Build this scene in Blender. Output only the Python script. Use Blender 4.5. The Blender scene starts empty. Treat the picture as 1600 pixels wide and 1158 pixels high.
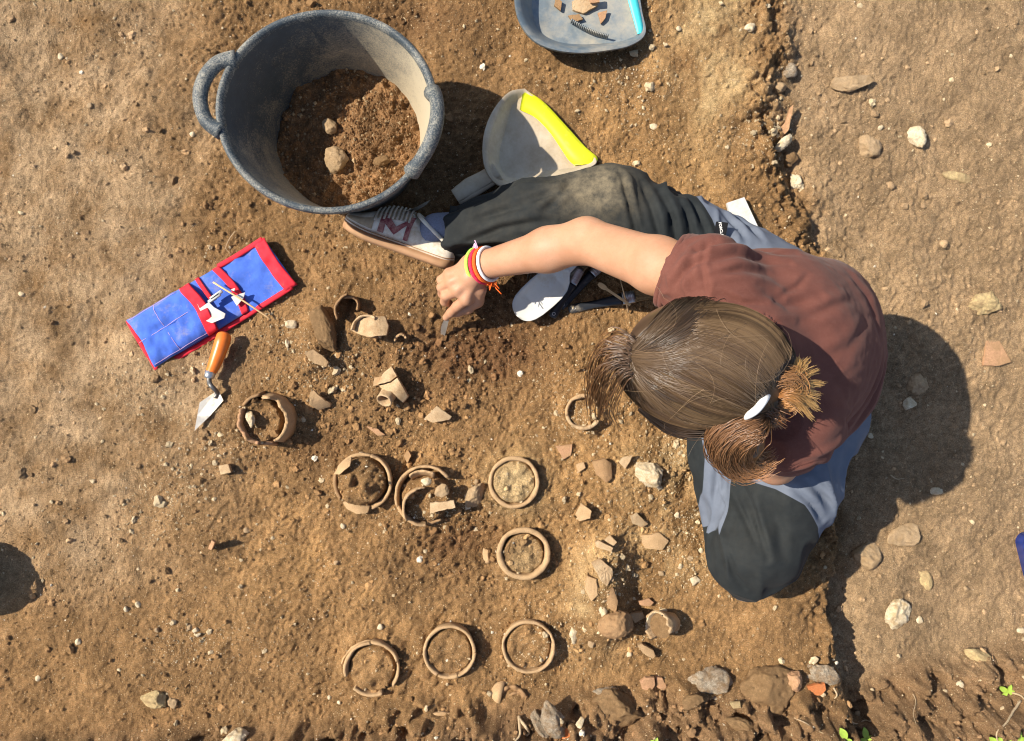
import bpy, math, random
import numpy as np
from mathutils import Vector, Matrix

# ------------------------------------------------------------------ camera, sky, sun, exposure
scene = bpy.context.scene
COL = scene.collection
H = 1.75                       # camera height above the dig floor (m)
LENS = 28.0
F = LENS / 36.0 * 1600.0       # focal length in photograph pixels
cam_d = bpy.data.cameras.new('camera'); cam_d.lens = LENS; cam_d.sensor_width = 36.0
cam_d.clip_start = 0.02; cam_d.clip_end = 200.0
cam = bpy.data.objects.new('camera', cam_d); COL.objects.link(cam)
cam.location = (0, 0, H); cam.rotation_euler = (0, 0, 0)
scene.camera = cam
LIGHT = Vector((0.88, -0.22, -1.0)).normalized()
world = bpy.data.worlds.new('World'); scene.world = world; world.use_nodes = True
wn = world.node_tree.nodes; wl = world.node_tree.links
for n in list(wn): wn.remove(n)
sky = wn.new('ShaderNodeTexSky'); sky.sky_type = 'NISHITA'; sky.sun_disc = False
sky.sun_elevation = math.asin(-LIGHT.z); sky.sun_rotation = math.atan2(-LIGHT.x, -LIGHT.y)
bg = wn.new('ShaderNodeBackground'); bg.inputs[1].default_value = 0.11
wo = wn.new('ShaderNodeOutputWorld'); wl.new(sky.outputs[0], bg.inputs[0]); wl.new(bg.outputs[0], wo.inputs[0])
sun_d = bpy.data.lights.new('sun', 'SUN'); sun_d.energy = 5.0; sun_d.angle = math.radians(0.55); sun_d.color = (1.0, 0.93, 0.80)
sun = bpy.data.objects.new('sun', sun_d); COL.objects.link(sun)
sun.rotation_euler = LIGHT.to_track_quat('-Z', 'Y').to_euler(); sun.location = (-3, 1.5, 5)
scene.view_settings.view_transform = 'Standard'; scene.view_settings.look = 'None'
scene.view_settings.exposure = 0.62; scene.view_settings.gamma = 1.0
scene.cycles.filter_width = 1.1

# ------------------------------------------------------------------ numeric helpers
rng = np.random.default_rng(7)
random.seed(7)
def _hash(ix, iy, iz, seed):
    h = (ix.astype(np.int64)*374761393 + iy.astype(np.int64)*668265263 + iz*np.int64(2147483647) + np.int64(seed)*np.int64(1274126177)) & 0xFFFFFFFF
    h = ((h ^ (h >> 13)) * 1274126177) & 0xFFFFFFFF
    h = (h ^ (h >> 16)) & 0xFFFFFFFF
    return h.astype(np.float64) / 4294967295.0
def noise2(x, y, s=1.0, seed=0):
    x = np.asarray(x, float)*s; y = np.asarray(y, float)*s
    ix = np.floor(x); iy = np.floor(y); fx = x-ix; fy = y-iy
    u = fx*fx*fx*(fx*(fx*6-15)+10); v = fy*fy*fy*(fy*(fy*6-15)+10)
    ix = ix.astype(np.int64); iy = iy.astype(np.int64); z = np.zeros_like(ix)
    a = _hash(ix, iy, z, seed); b = _hash(ix+1, iy, z, seed); c = _hash(ix, iy+1, z, seed); d = _hash(ix+1, iy+1, z, seed)
    return (a*(1-u)+b*u)*(1-v) + (c*(1-u)+d*u)*v - 0.5
def fbm2(x, y, s, octv=4, seed=0, gain=0.5):
    r = 0; a = 1.0
    for i in range(octv):
        r = r + a*noise2(x+i*3.17, y-i*1.73, s*2.03**i, seed+i*17); a *= gain
    return r
def noise3(p, s=1.0, seed=0):
    p = np.asarray(p, float)*s
    i = np.floor(p); f = p-i; w = f*f*f*(f*(f*6-15)+10); i = i.astype(np.int64)
    def hh(dx, dy, dz): return _hash(i[:,0]+dx, i[:,1]+dy, (i[:,2]+dz)*7919, seed)
    u, v, t = w[:,0], w[:,1], w[:,2]
    x00 = hh(0,0,0)*(1-u)+hh(1,0,0)*u; x10 = hh(0,1,0)*(1-u)+hh(1,1,0)*u
    x01 = hh(0,0,1)*(1-u)+hh(1,0,1)*u; x11 = hh(0,1,1)*(1-u)+hh(1,1,1)*u
    return (x00*(1-v)+x10*v)*(1-t) + (x01*(1-v)+x11*v)*t - 0.5
def sstep(a, b, x):
    t = np.clip((x-a)/(b-a), 0, 1); return t*t*(3-2*t)
def P(px, py, z=0.0):
    k = (H-z)/F
    return np.array([(px-800)*k, (579-py)*k, z])
def PX(px): return (px-800)*H/F
def PY(py): return (579-py)*H/F
M = H/F          # metres per photograph pixel on the dig floor

# ------------------------------------------------------------------ object helpers
def wloc(o):
    v = Vector((0,0,0))
    while o is not None: v += o.location; o = o.parent
    return v
def thing(name, label, cat, loc, group=None):
    o = bpy.data.objects.new(name, None); COL.objects.link(o)
    o.location = Vector([float(c) for c in loc]); o.empty_display_size = 0.03
    o['label'] = label; o['category'] = cat
    if group: o['group'] = group
    return o
def mk(name, V, Fc, mat, parent=None, smooth=True, col=None, attrs=None, loc=None):
    """one mesh object from world-space vertices"""
    V = np.asarray(V, float)
    if loc is None:
        loc = np.array(wloc(parent)) if parent is not None else np.array([0.,0.,0.])
    else: loc = np.asarray(loc, float)
    me = bpy.data.meshes.new(name)
    if isinstance(Fc, np.ndarray): me.from_pydata(V-loc, [], Fc)
    else: me.from_pydata((V-loc).tolist(), [], [tuple(int(i) for i in f) for f in Fc])
    me.update()
    if smooth: me.polygons.foreach_set('use_smooth', np.ones(len(me.polygons), bool))
    if col is not None:
        c = np.ones((len(V), 4)); c[:, :3] = col
        a = me.color_attributes.new('Col', 'FLOAT_COLOR', 'POINT'); a.data.foreach_set('color', c.ravel())
    if attrs:
        for k, v in attrs.items():
            a = me.attributes.new(k, 'FLOAT', 'POINT'); a.data.foreach_set('value', np.asarray(v, np.float32))
    if mat is not None: me.materials.append(mat)
    o = bpy.data.objects.new(name, me); COL.objects.link(o)
    if parent is not None:
        o.parent = parent; o.location = Vector(loc.tolist()) - wloc(parent)
    else: o.location = Vector(loc.tolist())
    return o
def tag(o, label, cat, group=None, kind=None):
    o['label'] = label; o['category'] = cat
    if group: o['group'] = group
    if kind: o['kind'] = kind
    return o
def join(parts):
    V = []; Fs = []; n = 0
    for v, f in parts:
        v = np.asarray(v, float); V.append(v)
        Fs += [tuple(int(i)+n for i in q) for q in f]; n += len(v)
    return np.vstack(V), Fs

# ------------------------------------------------------------------ shape helpers
def frame_along(T):
    T = T/np.linalg.norm(T); a = np.array([0,0,1.0]) if abs(T[2]) < 0.9 else np.array([1.0,0,0])
    n = np.cross(a, T); n /= np.linalg.norm(n); b = np.cross(T, n); return n, b
def resample(pts, n):
    """Catmull-Rom through pts"""
    pts = np.asarray(pts, float); m = len(pts)
    if m == 2: return pts[0]+(pts[1]-pts[0])*np.linspace(0,1,n)[:,None]
    t = np.linspace(0, m-1-1e-9, n); i = t.astype(int); f = (t-i)[:,None]
    e = np.vstack([2*pts[0]-pts[1], pts, 2*pts[-1]-pts[-2]])
    p0, p1, p2, p3 = e[i], e[i+1], e[i+2], e[i+3]
    return 0.5*((2*p1)+(-p0+p2)*f+(2*p0-5*p1+4*p2-p3)*f**2+(-p0+3*p1-3*p2+p3)*f**3)
def tube(pts, rad, sides=8, cap=True, flat=1.0, up=None):
    """swept tube with per-point radius; flat squashes along the second axis"""
    pts = np.asarray(pts, float); n = len(pts); rad = np.broadcast_to(np.asarray(rad, float), (n,))
    V = []; Fs = []
    nn = None
    for i in range(n):
        T = pts[min(i+1,n-1)]-pts[max(i-1,0)]; T = T/(np.linalg.norm(T)+1e-12)
        if nn is None:
            if up is not None:
                nn = np.cross(np.asarray(up,float), T); nn /= np.linalg.norm(nn)
            else: nn, _ = frame_along(T)
        nn = nn-T*nn.dot(T); nn /= np.linalg.norm(nn); bb = np.cross(T, nn)
        for k in range(sides):
            a = 2*math.pi*k/sides
            V.append(pts[i]+rad[i]*(math.cos(a)*nn+math.sin(a)*flat*bb))
    for i in range(n-1):
        for k in range(sides):
            a = i*sides+k; b = i*sides+(k+1)%sides
            Fs.append((a, b, b+sides, a+sides))
    if cap:
        Fs.append(tuple(range(sides-1,-1,-1))); Fs.append(tuple((n-1)*sides+k for k in range(sides)))
    return np.array(V), Fs
def box(c, sx, sy, sz, R=None, bev=0.0):
    s = np.array([sx,sy,sz])/2
    if bev <= 0:
        v = np.array([[x,y,z] for x in (-1,1) for y in (-1,1) for z in (-1,1)], float)*s
        f = [(0,1,3,2),(4,6,7,5),(0,4,5,1),(2,3,7,6),(0,2,6,4),(1,5,7,3)]
    else:
        ol = []
        for q,(ax,ay) in enumerate(((1,1),(-1,1),(-1,-1),(1,-1))):
            for j in range(3):
                a = math.pi/2*q+math.pi/4*j
                ol.append((ax*(s[0]-bev)+bev*math.cos(a), ay*(s[1]-bev)+bev*math.sin(a)))
        v = []; f = []
        L = [(-s[2], .75),(-s[2]+bev, 1.0),(s[2]-bev, 1.0),(s[2], .75)]
        for z, k in L:
            for (x,y) in ol:
                d = bev*(1-k)*1.6
                v.append((x-math.copysign(d,x), y-math.copysign(d,y), z))
        n = len(ol)
        for i in range(3):
            for k in range(n): f.append((i*n+k, i*n+(k+1)%n, (i+1)*n+(k+1)%n, (i+1)*n+k))
        f.append(tuple(range(n-1,-1,-1))); f.append(tuple(3*n+k for k in range(n)))
        v = np.array(v)
    if R is not None: v = v @ np.asarray(R).T
    return v+np.asarray(c), f
def rotz(a): return np.array([[math.cos(a),-math.sin(a),0],[math.sin(a),math.cos(a),0],[0,0,1]])
def rot_axis(ax, a): return np.array(Matrix.Rotation(a, 3, Vector(ax)))
def inpoly(x, y, poly):
    """signed distance to a polygon, negative inside (arrays)"""
    x = np.asarray(x, float); y = np.asarray(y, float); d = np.full(x.shape, 1e9); s = np.ones(x.shape)
    n = len(poly)
    for i in range(n):
        ax, ay = poly[i]; bx, by = poly[i-1]
        ex, ey = bx-ax, by-ay; wx, wy = x-ax, y-ay
        t = np.clip((wx*ex+wy*ey)/(ex*ex+ey*ey+1e-15), 0, 1)
        d = np.minimum(d, (wx-ex*t)**2+(wy-ey*t)**2)
        c1 = y >= ay; c2 = y < by; c3 = ex*wy > ey*wx
        s = np.where((c1&c2&c3)|(~c1&~c2&~c3), -s, s)
    return s*np.sqrt(d)
_t = (1+5**.5)/2
def icosphere(sub):
    v = [(-1,_t,0),(1,_t,0),(-1,-_t,0),(1,-_t,0),(0,-1,_t),(0,1,_t),(0,-1,-_t),(0,1,-_t),(_t,0,-1),(_t,0,1),(-_t,0,-1),(-_t,0,1)]
    f = [(0,11,5),(0,5,1),(0,1,7),(0,7,10),(0,10,11),(1,5,9),(5,11,4),(11,10,2),(10,7,6),(7,1,8),(3,9,4),(3,4,2),(3,2,6),(3,6,8),(3,8,9),(4,9,5),(2,4,11),(6,2,10),(8,6,7),(9,8,1)]
    v = [np.array(p)/np.linalg.norm(p) for p in v]
    for _ in range(sub):
        c = {}; nf = []
        def mid(a, b):
            k = (min(a,b), max(a,b))
            if k not in c:
                m = v[a]+v[b]; v.append(m/np.linalg.norm(m)); c[k] = len(v)-1
            return c[k]
        for a,b,d in f:
            x,y,z = mid(a,b), mid(b,d), mid(d,a); nf += [(a,x,z),(b,y,x),(d,z,y),(x,y,z)]
        f = nf
    return np.array(v), np.array(f)
ICO = [icosphere(i) for i in range(5)]

# ------------------------------------------------------------------ implicit surfaces (bodies and cloth)
class Field:
    def __init__(s, lo, hi, h):
        s.lo = np.array(lo, float); s.h = h
        s.n = np.ceil((np.array(hi)-s.lo)/h).astype(int)+1
        s.f = np.full(s.n, 0.5, np.float32)
        s.ax = [s.lo[i]+h*np.arange(s.n[i]) for i in range(3)]
    def _sl(s, lo, hi):
        a = np.clip(np.floor((lo-s.lo)/s.h).astype(int), 0, s.n); b = np.clip(np.ceil((hi-s.lo)/s.h).astype(int)+1, 0, s.n)
        sl = tuple(slice(a[i], b[i]) for i in range(3))
        g = np.meshgrid(*[s.ax[i][sl[i]] for i in range(3)], indexing='ij', sparse=True)
        return sl, g
    def add(s, d, sl, k):
        f = s.f[sl]
        if f.size == 0: return
        if k > 0:
            hh = np.clip(0.5+0.5*(f-d)/k, 0, 1); s.f[sl] = f*(1-hh)+d*hh-k*hh*(1-hh)
        else: s.f[sl] = np.minimum(f, d)
    def cap(s, a, b, ra, rb=None, k=0.02):
        rb = ra if rb is None else rb; a = np.array(a,float); b = np.array(b,float); m = max(ra,rb)+0.06
        sl, (X,Y,Z) = s._sl(np.minimum(a,b)-m, np.maximum(a,b)+m)
        ba = b-a; L = ba.dot(ba)
        t = np.clip(((X-a[0])*ba[0]+(Y-a[1])*ba[1]+(Z-a[2])*ba[2])/L, 0, 1)
        d = np.sqrt((X-a[0]-ba[0]*t)**2+(Y-a[1]-ba[1]*t)**2+(Z-a[2]-ba[2]*t)**2)-(ra+(rb-ra)*t)
        s.add(d.astype(np.float32), sl, k)
    def ell(s, c, r, R=None, k=0.03):
        c = np.array(c,float); r = np.array(r,float); m = r.max()+0.06
        sl, (X,Y,Z) = s._sl(c-m, c+m)
        x,y,z = X-c[0], Y-c[1], Z-c[2]
        if R is not None:
            R = np.asarray(R).T   # columns of the original R are the ellipsoid axes
            x,y,z = (R[0,0]*x+R[0,1]*y+R[0,2]*z, R[1,0]*x+R[1,1]*y+R[1,2]*z, R[2,0]*x+R[2,1]*y+R[2,2]*z)
        k0 = np.sqrt((x/r[0])**2+(y/r[1])**2+(z/r[2])**2)+1e-6
        k1 = np.sqrt((x/r[0]**2)**2+(y/r[1]**2)**2+(z/r[2]**2)**2)+1e-6
        s.add((k0*(k0-1)/k1).astype(np.float32), sl, k)
    def cut(s, p, n, k=0.0):
        """remove what lies on the side the normal n points to"""
        X,Y,Z = np.meshgrid(*s.ax, indexing='ij', sparse=True)
        d = ((X-p[0])*n[0]+(Y-p[1])*n[1]+(Z-p[2])*n[2]).astype(np.float32)
        s.f = np.maximum(s.f, d)
    def sub_cap(s, a, b, ra, rb):
        g = Field.__new__(Field); g.lo=s.lo; g.h=s.h; g.n=s.n; g.ax=s.ax; g.f=np.full(s.n,0.5,np.float32)
        g.cap(a,b,ra,rb,0); s.f = np.maximum(s.f, -g.f)
    def mesh(s):
        f = s.f; n = s.n; ins = f < 0
        cnt = np.zeros(n-1, np.int8)
        for dx in (0,1):
            for dy in (0,1):
                for dz in (0,1): cnt += ins[dx:n[0]-1+dx, dy:n[1]-1+dy, dz:n[2]-1+dz]
        act = (cnt > 0) & (cnt < 8)
        ci = np.argwhere(act); idx = np.full(n-1, -1, np.int64); idx[act] = np.arange(len(ci))
        corners = np.array([(x,y,z) for x in (0,1) for y in (0,1) for z in (0,1)])
        val = np.stack([f[ci[:,0]+c[0], ci[:,1]+c[1], ci[:,2]+c[2]] for c in corners], 1).astype(float)
        acc = np.zeros((len(ci),3)); w = np.zeros(len(ci))
        for i in range(8):
            for j in range(i+1, 8):
                if np.abs(corners[i]-corners[j]).sum() != 1: continue
                a, b = val[:,i], val[:,j]; m = (a < 0) != (b < 0)
                t = np.where(m, a/(a-b+1e-12*(a==b)), 0)
                acc += np.where(m[:,None], corners[i]+(corners[j]-corners[i])*t[:,None], 0); w += m
        V = s.lo+s.h*(ci+acc/w[:,None])
        Q = []
        for ax in range(3):
            u, v = (ax+1)%3, (ax+2)%3
            a = [slice(None)]*3; b = [slice(None)]*3
            a[ax] = slice(0, n[ax]-1); b[ax] = slice(1, n[ax])
            e0 = ins[tuple(a)]; e1 = ins[tuple(b)]
            p = np.argwhere(e0 != e1)
            p = p[(p[:,u]>0)&(p[:,v]>0)&(p[:,u]<n[u]-1)&(p[:,v]<n[v]-1)]
            sgn = e0[p[:,0],p[:,1],p[:,2]]
            def at(du, dv):
                q = p.copy(); q[:,u] -= du; q[:,v] -= dv; return idx[q[:,0],q[:,1],q[:,2]]
            q = np.stack([at(1,1), at(0,1), at(0,0), at(1,0)], 1)
            q[~sgn] = q[~sgn][:, ::-1]; Q.append(q)
        return V, np.vstack(Q)
def vnormals(V, Q):
    N = np.zeros_like(V)
    a,b,c,d = (V[Q[:,i]] for i in range(4))
    n = np.cross(c-a, d-b)
    for c_ in range(3): N[:,c_] = sum(np.bincount(Q[:,i], n[:,c_], len(V)) for i in range(4))
    return N/(np.linalg.norm(N,axis=1,keepdims=True)+1e-12)
def relax(V, Q, it=2, w=0.5):
    src = np.concatenate([Q[:,i] for i in range(4) for j in (1,3)]); dst = np.concatenate([Q[:,(i+j)%4] for i in range(4) for j in (1,3)])
    c = np.bincount(src, minlength=len(V))
    for _ in range(it):
        A = np.stack([np.bincount(src, V[dst,q], len(V)) for q in range(3)], 1)/c[:,None]
        V = V*(1-w)+w*A
    return V

def crease(V, N, pts, w, A):
    """sharp cloth crease along a line given in plan (x,y): a valley with a ridge beside it"""
    d = np.full(len(V), 1e9); sg = np.ones(len(V)); end = np.ones(len(V)); pts = np.asarray(pts); L = len(pts)-1
    for i in range(L):
        a, b = pts[i,:2], pts[i+1,:2]; e = b-a; u = (V[:,:2]-a)@e/(e@e); t = np.clip(u, 0, 1); q = V[:,:2]-a-t[:,None]*e; dd = np.hypot(q[:,0], q[:,1])
        k = dd < d; s = e[0]*q[:,1]-e[1]*q[:,0]; d = np.where(k, dd, d); sg = np.where(k, np.sign(s), sg); end = np.where(k, np.sin(np.pi*np.clip((i+t)/L,.04,.96))**.6, end)
    x = d*sg/w
    up = np.clip(N[:,2]*2+.2, 0, 1)
    return end*up*A*(-np.exp(-x*x)+.75*np.exp(-((x-1.7)/1.1)**2)+.25*np.exp(-((x+1.9)/1.3)**2))
# ------------------------------------------------------------------ materials
def nodes(name):
    m = bpy.data.materials.new(name); m.use_nodes = True
    nt = m.node_tree; b = nt.nodes['Principled BSDF']; return m, nt, b
def ramp(nt, fac, a, b, lo=0.0, hi=1.0):
    r = nt.nodes.new('ShaderNodeMapRange'); r.inputs[1].default_value = lo; r.inputs[2].default_value = hi
    nt.links.new(fac, r.inputs[0]); r.inputs[3].default_value = a; r.inputs[4].default_value = b; return r.outputs[0]
def mixc(nt, fac, a, b, mode='MIX'):
    m = nt.nodes.new('ShaderNodeMix'); m.data_type = 'RGBA'; m.blend_type = mode
    for s, v in ((m.inputs[0], fac), (m.inputs[6], a), (m.inputs[7], b)):
        if hasattr(v, 'is_output') or hasattr(v, 'links'): nt.links.new(v, s)
        elif isinstance(v, (int, float)): s.default_value = v
        else: s.default_value = (*v, 1)
    return m.outputs[2]
def tnoise(nt, scale, detail=4, rough=0.6, vec=None, dist=0.0):
    t = nt.nodes.new('ShaderNodeTexNoise'); t.inputs['Scale'].default_value = scale; t.inputs['Detail'].default_value = detail
    t.inputs['Roughness'].default_value = rough; t.inputs['Distortion'].default_value = dist
    if vec is None:
        c = nt.nodes.new('ShaderNodeTexCoord'); vec = c.outputs['Object']
    nt.links.new(vec, t.inputs['Vector']); return t.outputs['Fac']
def bumpn(nt, bsdf, h, strength, dist):
    b = nt.nodes.new('ShaderNodeBump'); b.inputs['Strength'].default_value = strength; b.inputs['Distance'].default_value = dist
    nt.links.new(h, b.inputs['Height']); nt.links.new(b.outputs[0], bsdf.inputs['Normal']); return b
def earthy(name, col, var=0.35, scale=60, rough=0.95, bump=0.5, bdist=0.002, dust=None, dustamt=0.0, attr=False, spec=0.15, dscale=55):
    """a surface with two scales of tonal grain, optional dust coat and fine relief"""
    m, nt, b = nodes(name)
    if attr:
        a = nt.nodes.new('ShaderNodeAttribute'); a.attribute_name = 'Col'; base = a.outputs['Color']
    else: base = col
    var = var*1.35
    n1 = tnoise(nt, scale*2.4, 5, 0.65); n2 = tnoise(nt, scale*11, 3, 0.6)
    v = ramp(nt, n1, 1-var, 1+var, 0.25, 0.75); v2 = ramp(nt, n2, 1-var*.8, 1+var*.8, 0.25, 0.75)
    mm = nt.nodes.new('ShaderNodeMath'); mm.operation = 'MULTIPLY'; nt.links.new(v, mm.inputs[0]); nt.links.new(v2, mm.inputs[1])
    cc = nt.nodes.new('ShaderNodeCombineColor')
    for i in range(3): nt.links.new(mm.outputs[0], cc.inputs[i])
    out = mixc(nt, 1.0, cc.outputs[0], base, 'MULTIPLY')
    if dust is not None:
        d = ramp(nt, tnoise(nt, dscale, 6, 0.7), 0, 1, 0.62-dustamt*.45, 0.80-dustamt*.3)
        out = mixc(nt, d, out, dust)
    nt.links.new(out, b.inputs['Base Color'])
    b.inputs['Roughness'].default_value = rough; b.inputs['Specular IOR Level'].default_value = spec
    if bump > 0:
        add = nt.nodes.new('ShaderNodeMath'); add.operation = 'ADD'; nt.links.new(n1, add.inputs[0]); nt.links.new(n2, add.inputs[1])
        bumpn(nt, b, add.outputs[0], bump, bdist)
    return m
DUST = (0.36, 0.25, 0.14)
CLAY = (0.53, 0.345, 0.185)
MAT = {}
MAT['clay'] = earthy('fired_clay', CLAY, .24, 45, .9, 1.0, .002, (0.40,.255,.13), .60)
MAT['clay_pale'] = earthy('pale_fired_clay', (.58,.415,.245), .22, 45, .9, 1.0, .002, (0.36,.225,.115), .55)
MAT['clay_dark'] = earthy('soil_stained_clay', (.33,.20,.10), .22, 45, .92, .8, .002, (0.27,.155,.075), .5)
MAT['clay_red'] = earthy('red_fired_clay', (.50,.17,.06), .15, 60, .85, .6, .001, (0.3,.17,.08), .25)
MAT['clay_pink'] = earthy('pink_brown_clay', (.42,.235,.13), .2, 60, .9, .6, .001, (0.3,.18,.09), .45)
MAT['stone_white'] = earthy('pale_limestone', (.66,.55,.38), .18, 50, .9, .9, .0025, (0.42,.29,.15), .5)
MAT['stone_tan'] = earthy('tan_stone', (.41,.285,.165), .2, 50, .92, .9, .0025, (0.32,.21,.11), .5)
MAT['stone_yellow'] = earthy('yellow_tuff', (.56,.42,.21), .22, 60, .92, 1.0, .003, (0.35,.235,.12), .55)
MAT['stone_grey'] = earthy('grey_mortar_rock', (.40,.335,.25), .45, 50, .93, 1.0, .004, (0.25,.155,.08), .55)
MAT['stone_brown'] = earthy('brown_clod', (.27,.165,.08), .3, 60, .95, 1.0, .004, (0.23,.135,.062), .5)
MAT['root'] = earthy('root_bark', (.42,.31,.19), .25, 80, .85, .3, .0005)
# ------------------------------------------------------------------ the dig floor
EDGE = [(1195,-400),(1215,-60),(1228,60),(1206,130),(1222,220),(1248,300),(1270,370),(1290,500),(1308,700),(1312,860),(1303,960),(1322,1090),(1340,1300)]
EY = np.array([PY(p[1]) for p in EDGE])[::-1]; EX = np.array([PX(p[0]) for p in EDGE])[::-1]
BANK = [(-900,1165),(0,1140),(300,1122),(520,1112),(700,1088),(900,1072),(1100,1062),(1320,1085),(1450,1042),(1600,1022),(2400,980)]
BX = np.array([PX(p[0]) for p in BANK]); BY = np.array([PY(p[1]) for p in BANK])
# (px, py, rx, ry, rot deg, height): soft mounds and hollows
MOUNDS = [(408,662,66,60,0,.022),(565,758,72,66,0,.016),(668,782,70,62,0,.014),(944,905,36,90,10,.050),(955,975,34,26,0,.03),
 (992,930,28,90,8,-.012),(720,835,80,50,0,-.012),(735,535,80,60,20,-.016),(800,500,60,40,0,-.012),(500,520,26,58,20,.026),(528,520,10,55,20,-.02),
 (575,515,60,40,0,.010),(615,600,45,50,0,.012),(1060,730,60,50,0,.014),(1078,750,14,40,25,-.014),(1010,745,60,36,10,.018),(905,770,60,80,0,.008),
 (1150,210,50,110,10,.012),(1180,70,60,70,0,.018),(1110,60,40,70,0,.01),(250,250,150,110,0,.012),(60,140,60,40,30,-.012),(150,420,120,90,0,.008),
 (380,60,40,60,0,-.012),(640,20,70,40,-30,-.022),(1350,300,160,120,0,.012),(1500,520,120,120,0,.012),(1345,130,60,28,0,.008),(1480,60,120,70,0,.01),
 (1400,1000,90,60,0,.012),(1540,760,80,110,0,.014),(1420,850,80,60,0,.014),(1240,1010,60,70,0,.014),(1110,1070,80,38,0,.022),(1210,1080,70,48,0,.03),
 (860,1105,90,40,0,.02),(300,1000,140,90,0,.008),(120,900,80,60,0,-.006),(335,850,40,26,0,.008),(440,700,60,40,0,-.012),(590,1050,80,70,0,.008),(520,300,150,80,0,.006),(1045,185,30,28,0,-.006),(1240,260,30,60,0,-.02)]
# (px, py, r_m, soil level, extra heap): soil packed inside the vessels
FILL = [(410,657,.050,.046,-.012),(566,752,.056,.038,.022),(664,778,.056,.022,.0),(803,754,.050,.029,.003),(818,866,.047,.032,.004),(580,1047,.053,.026,.0),(702,1020,.052,.029,.0),(826,1012,.052,.028,.001),(912,644,.036,.026,-.008)]
def hgt(X, Y, fine=True):
    X = np.asarray(X, float); Y = np.asarray(Y, float)
    z = 0.030*fbm2(X, Y, 2.2, 3, 11)+0.014*fbm2(X, Y, 9, 3, 23)
    # the dug-down strip on the right
    wob = (0.030*fbm2(X*0.3, Y, 14, 4, 31)+0.012*fbm2(X, Y, 60, 3, 37))*(.45+.55*sstep(PY(700),PY(400),Y))
    e = np.interp(Y, EY, EX)+wob
    drop = np.interp(Y, [PY(1090), PY(820), PY(420), PY(300), PY(0)], [.10,.10,.055,.032,.018])
    wid = np.interp(Y, [PY(1000), PY(420), PY(100)], [.028,.05,.10])
    right = sstep(0, 1, (X-e)/wid+0.5)
    z = z-drop*right
    # crumbling rim of that edge
    z = z+(0.012+.004*sstep(PY(420),PY(250),Y))*np.exp(-((X-e+.02)/.05)**2)*(0.3+2.2*fbm2(X, Y, 34, 4, 77, .65))
    for (px,py,rx,ry,ro,a) in MOUNDS:
        c,s = math.cos(math.radians(-ro)), math.sin(math.radians(-ro))
        dx = X-PX(px); dy = Y-PY(py); u = (c*dx+s*dy)/(rx*M); v = (-s*dx+c*dy)/(ry*M)
        z = z+a*np.exp(-(u*u+v*v)**1.3*0.9)
    # the bank under the photographer's side
    d = np.interp(X, BX, BY)+0.05*fbm2(X, Y, 7, 3, 41)-Y
    b = np.clip(d, 0, None)
    lump = 0.5+fbm2(X*0.8, Y, 26, 4, 53)
    z = z+np.minimum(b*0.85, 0.30+b*0.06)*(0.9+0.1*lump)+0.085*sstep(0.0,.05,b)*(lump-0.35)*np.exp(-b/.5)+0.03*sstep(0,.04,b)*np.abs(fbm2(X,Y*.7,40,3,57))
    # sloping scratches on the bank
    z = z+0.012*sstep(0,.04,b)*noise2(X*0.45+Y*0.55, Y*1.1-X*0.2, 60, 61)
    if fine:
        rough = 0.75+0.5*np.clip(fbm2(X, Y, 3.1, 2, 71)+.2, 0, 1)
        rough = rough*np.interp(X, [PX(150), PX(450), PX(1150), PX(1350)], [.75, 1.1, 1.1, .85])
        z = z+rough*(0.0060*fbm2(X, Y, 36, 3, 83)+0.0062*fbm2(X, Y, 150, 3, 97, .8))
        z = z-rough*0.0022*np.abs(fbm2(X, Y, 75, 2, 101))**0.8
        dig = np.exp(-(((X-PX(740))/(120*M))**2+((Y-PY(545))/(75*M))**2))+.8*np.exp(-(((X-PX(715))/(110*M))**2+((Y-PY(850))/(60*M))**2))+0.6*sstep(.0,.05,b)
        z = z+dig*0.012*fbm2(X, Y, 95, 2, 107)
    for (px,py,r,lv,hp) in FILL:
        q = np.hypot(X-PX(px)*.98, Y-PY(py)*.98)
        q = q*(1+0.0*q); w = 1-sstep(r*.88, r*1.0, q)
        z = z+(.011 if 780 > px > 690 or px > 800 or px == 580 else .004)*np.exp(-((q-r*1.28)/(.34*r))**2)*(.7+1.2*fbm2(X, Y, 24, 2, int(py)))
        base = lv+hp*np.clip(1-(q/r)**2, -1, 1)+0.014*fbm2(X, Y, 55, 3, int(px))*(1.6 if hp > .01 else .8)
        z = np.where(w > 0, z*(1-w)+w*(base+BASEZ[(px,py)]), z)
    return z
BASEZ = {(f[0],f[1]): 0.0 for f in FILL}
def gz(x, y): return float(hgt(np.array([x]), np.array([y]))[0])
FILLS = FILL; FILL = []
for f in FILLS: BASEZ[(f[0],f[1])] = float(np.mean([hgt(np.array([PX(f[0])+f[2]*1.1*math.cos(a)]), np.array([PY(f[1])+f[2]*1.1*math.sin(a)]), False)[0] for a in np.linspace(0,6.28,9)]))
FILL = FILLS
def G(px, py):
    """point of the dig floor seen at a photograph pixel"""
    z = 0.0
    for _ in range(6):
        p = P(px, py, z); z = 0.5*z+0.5*gz(p[0], p[1])
    return P(px, py, z)

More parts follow.
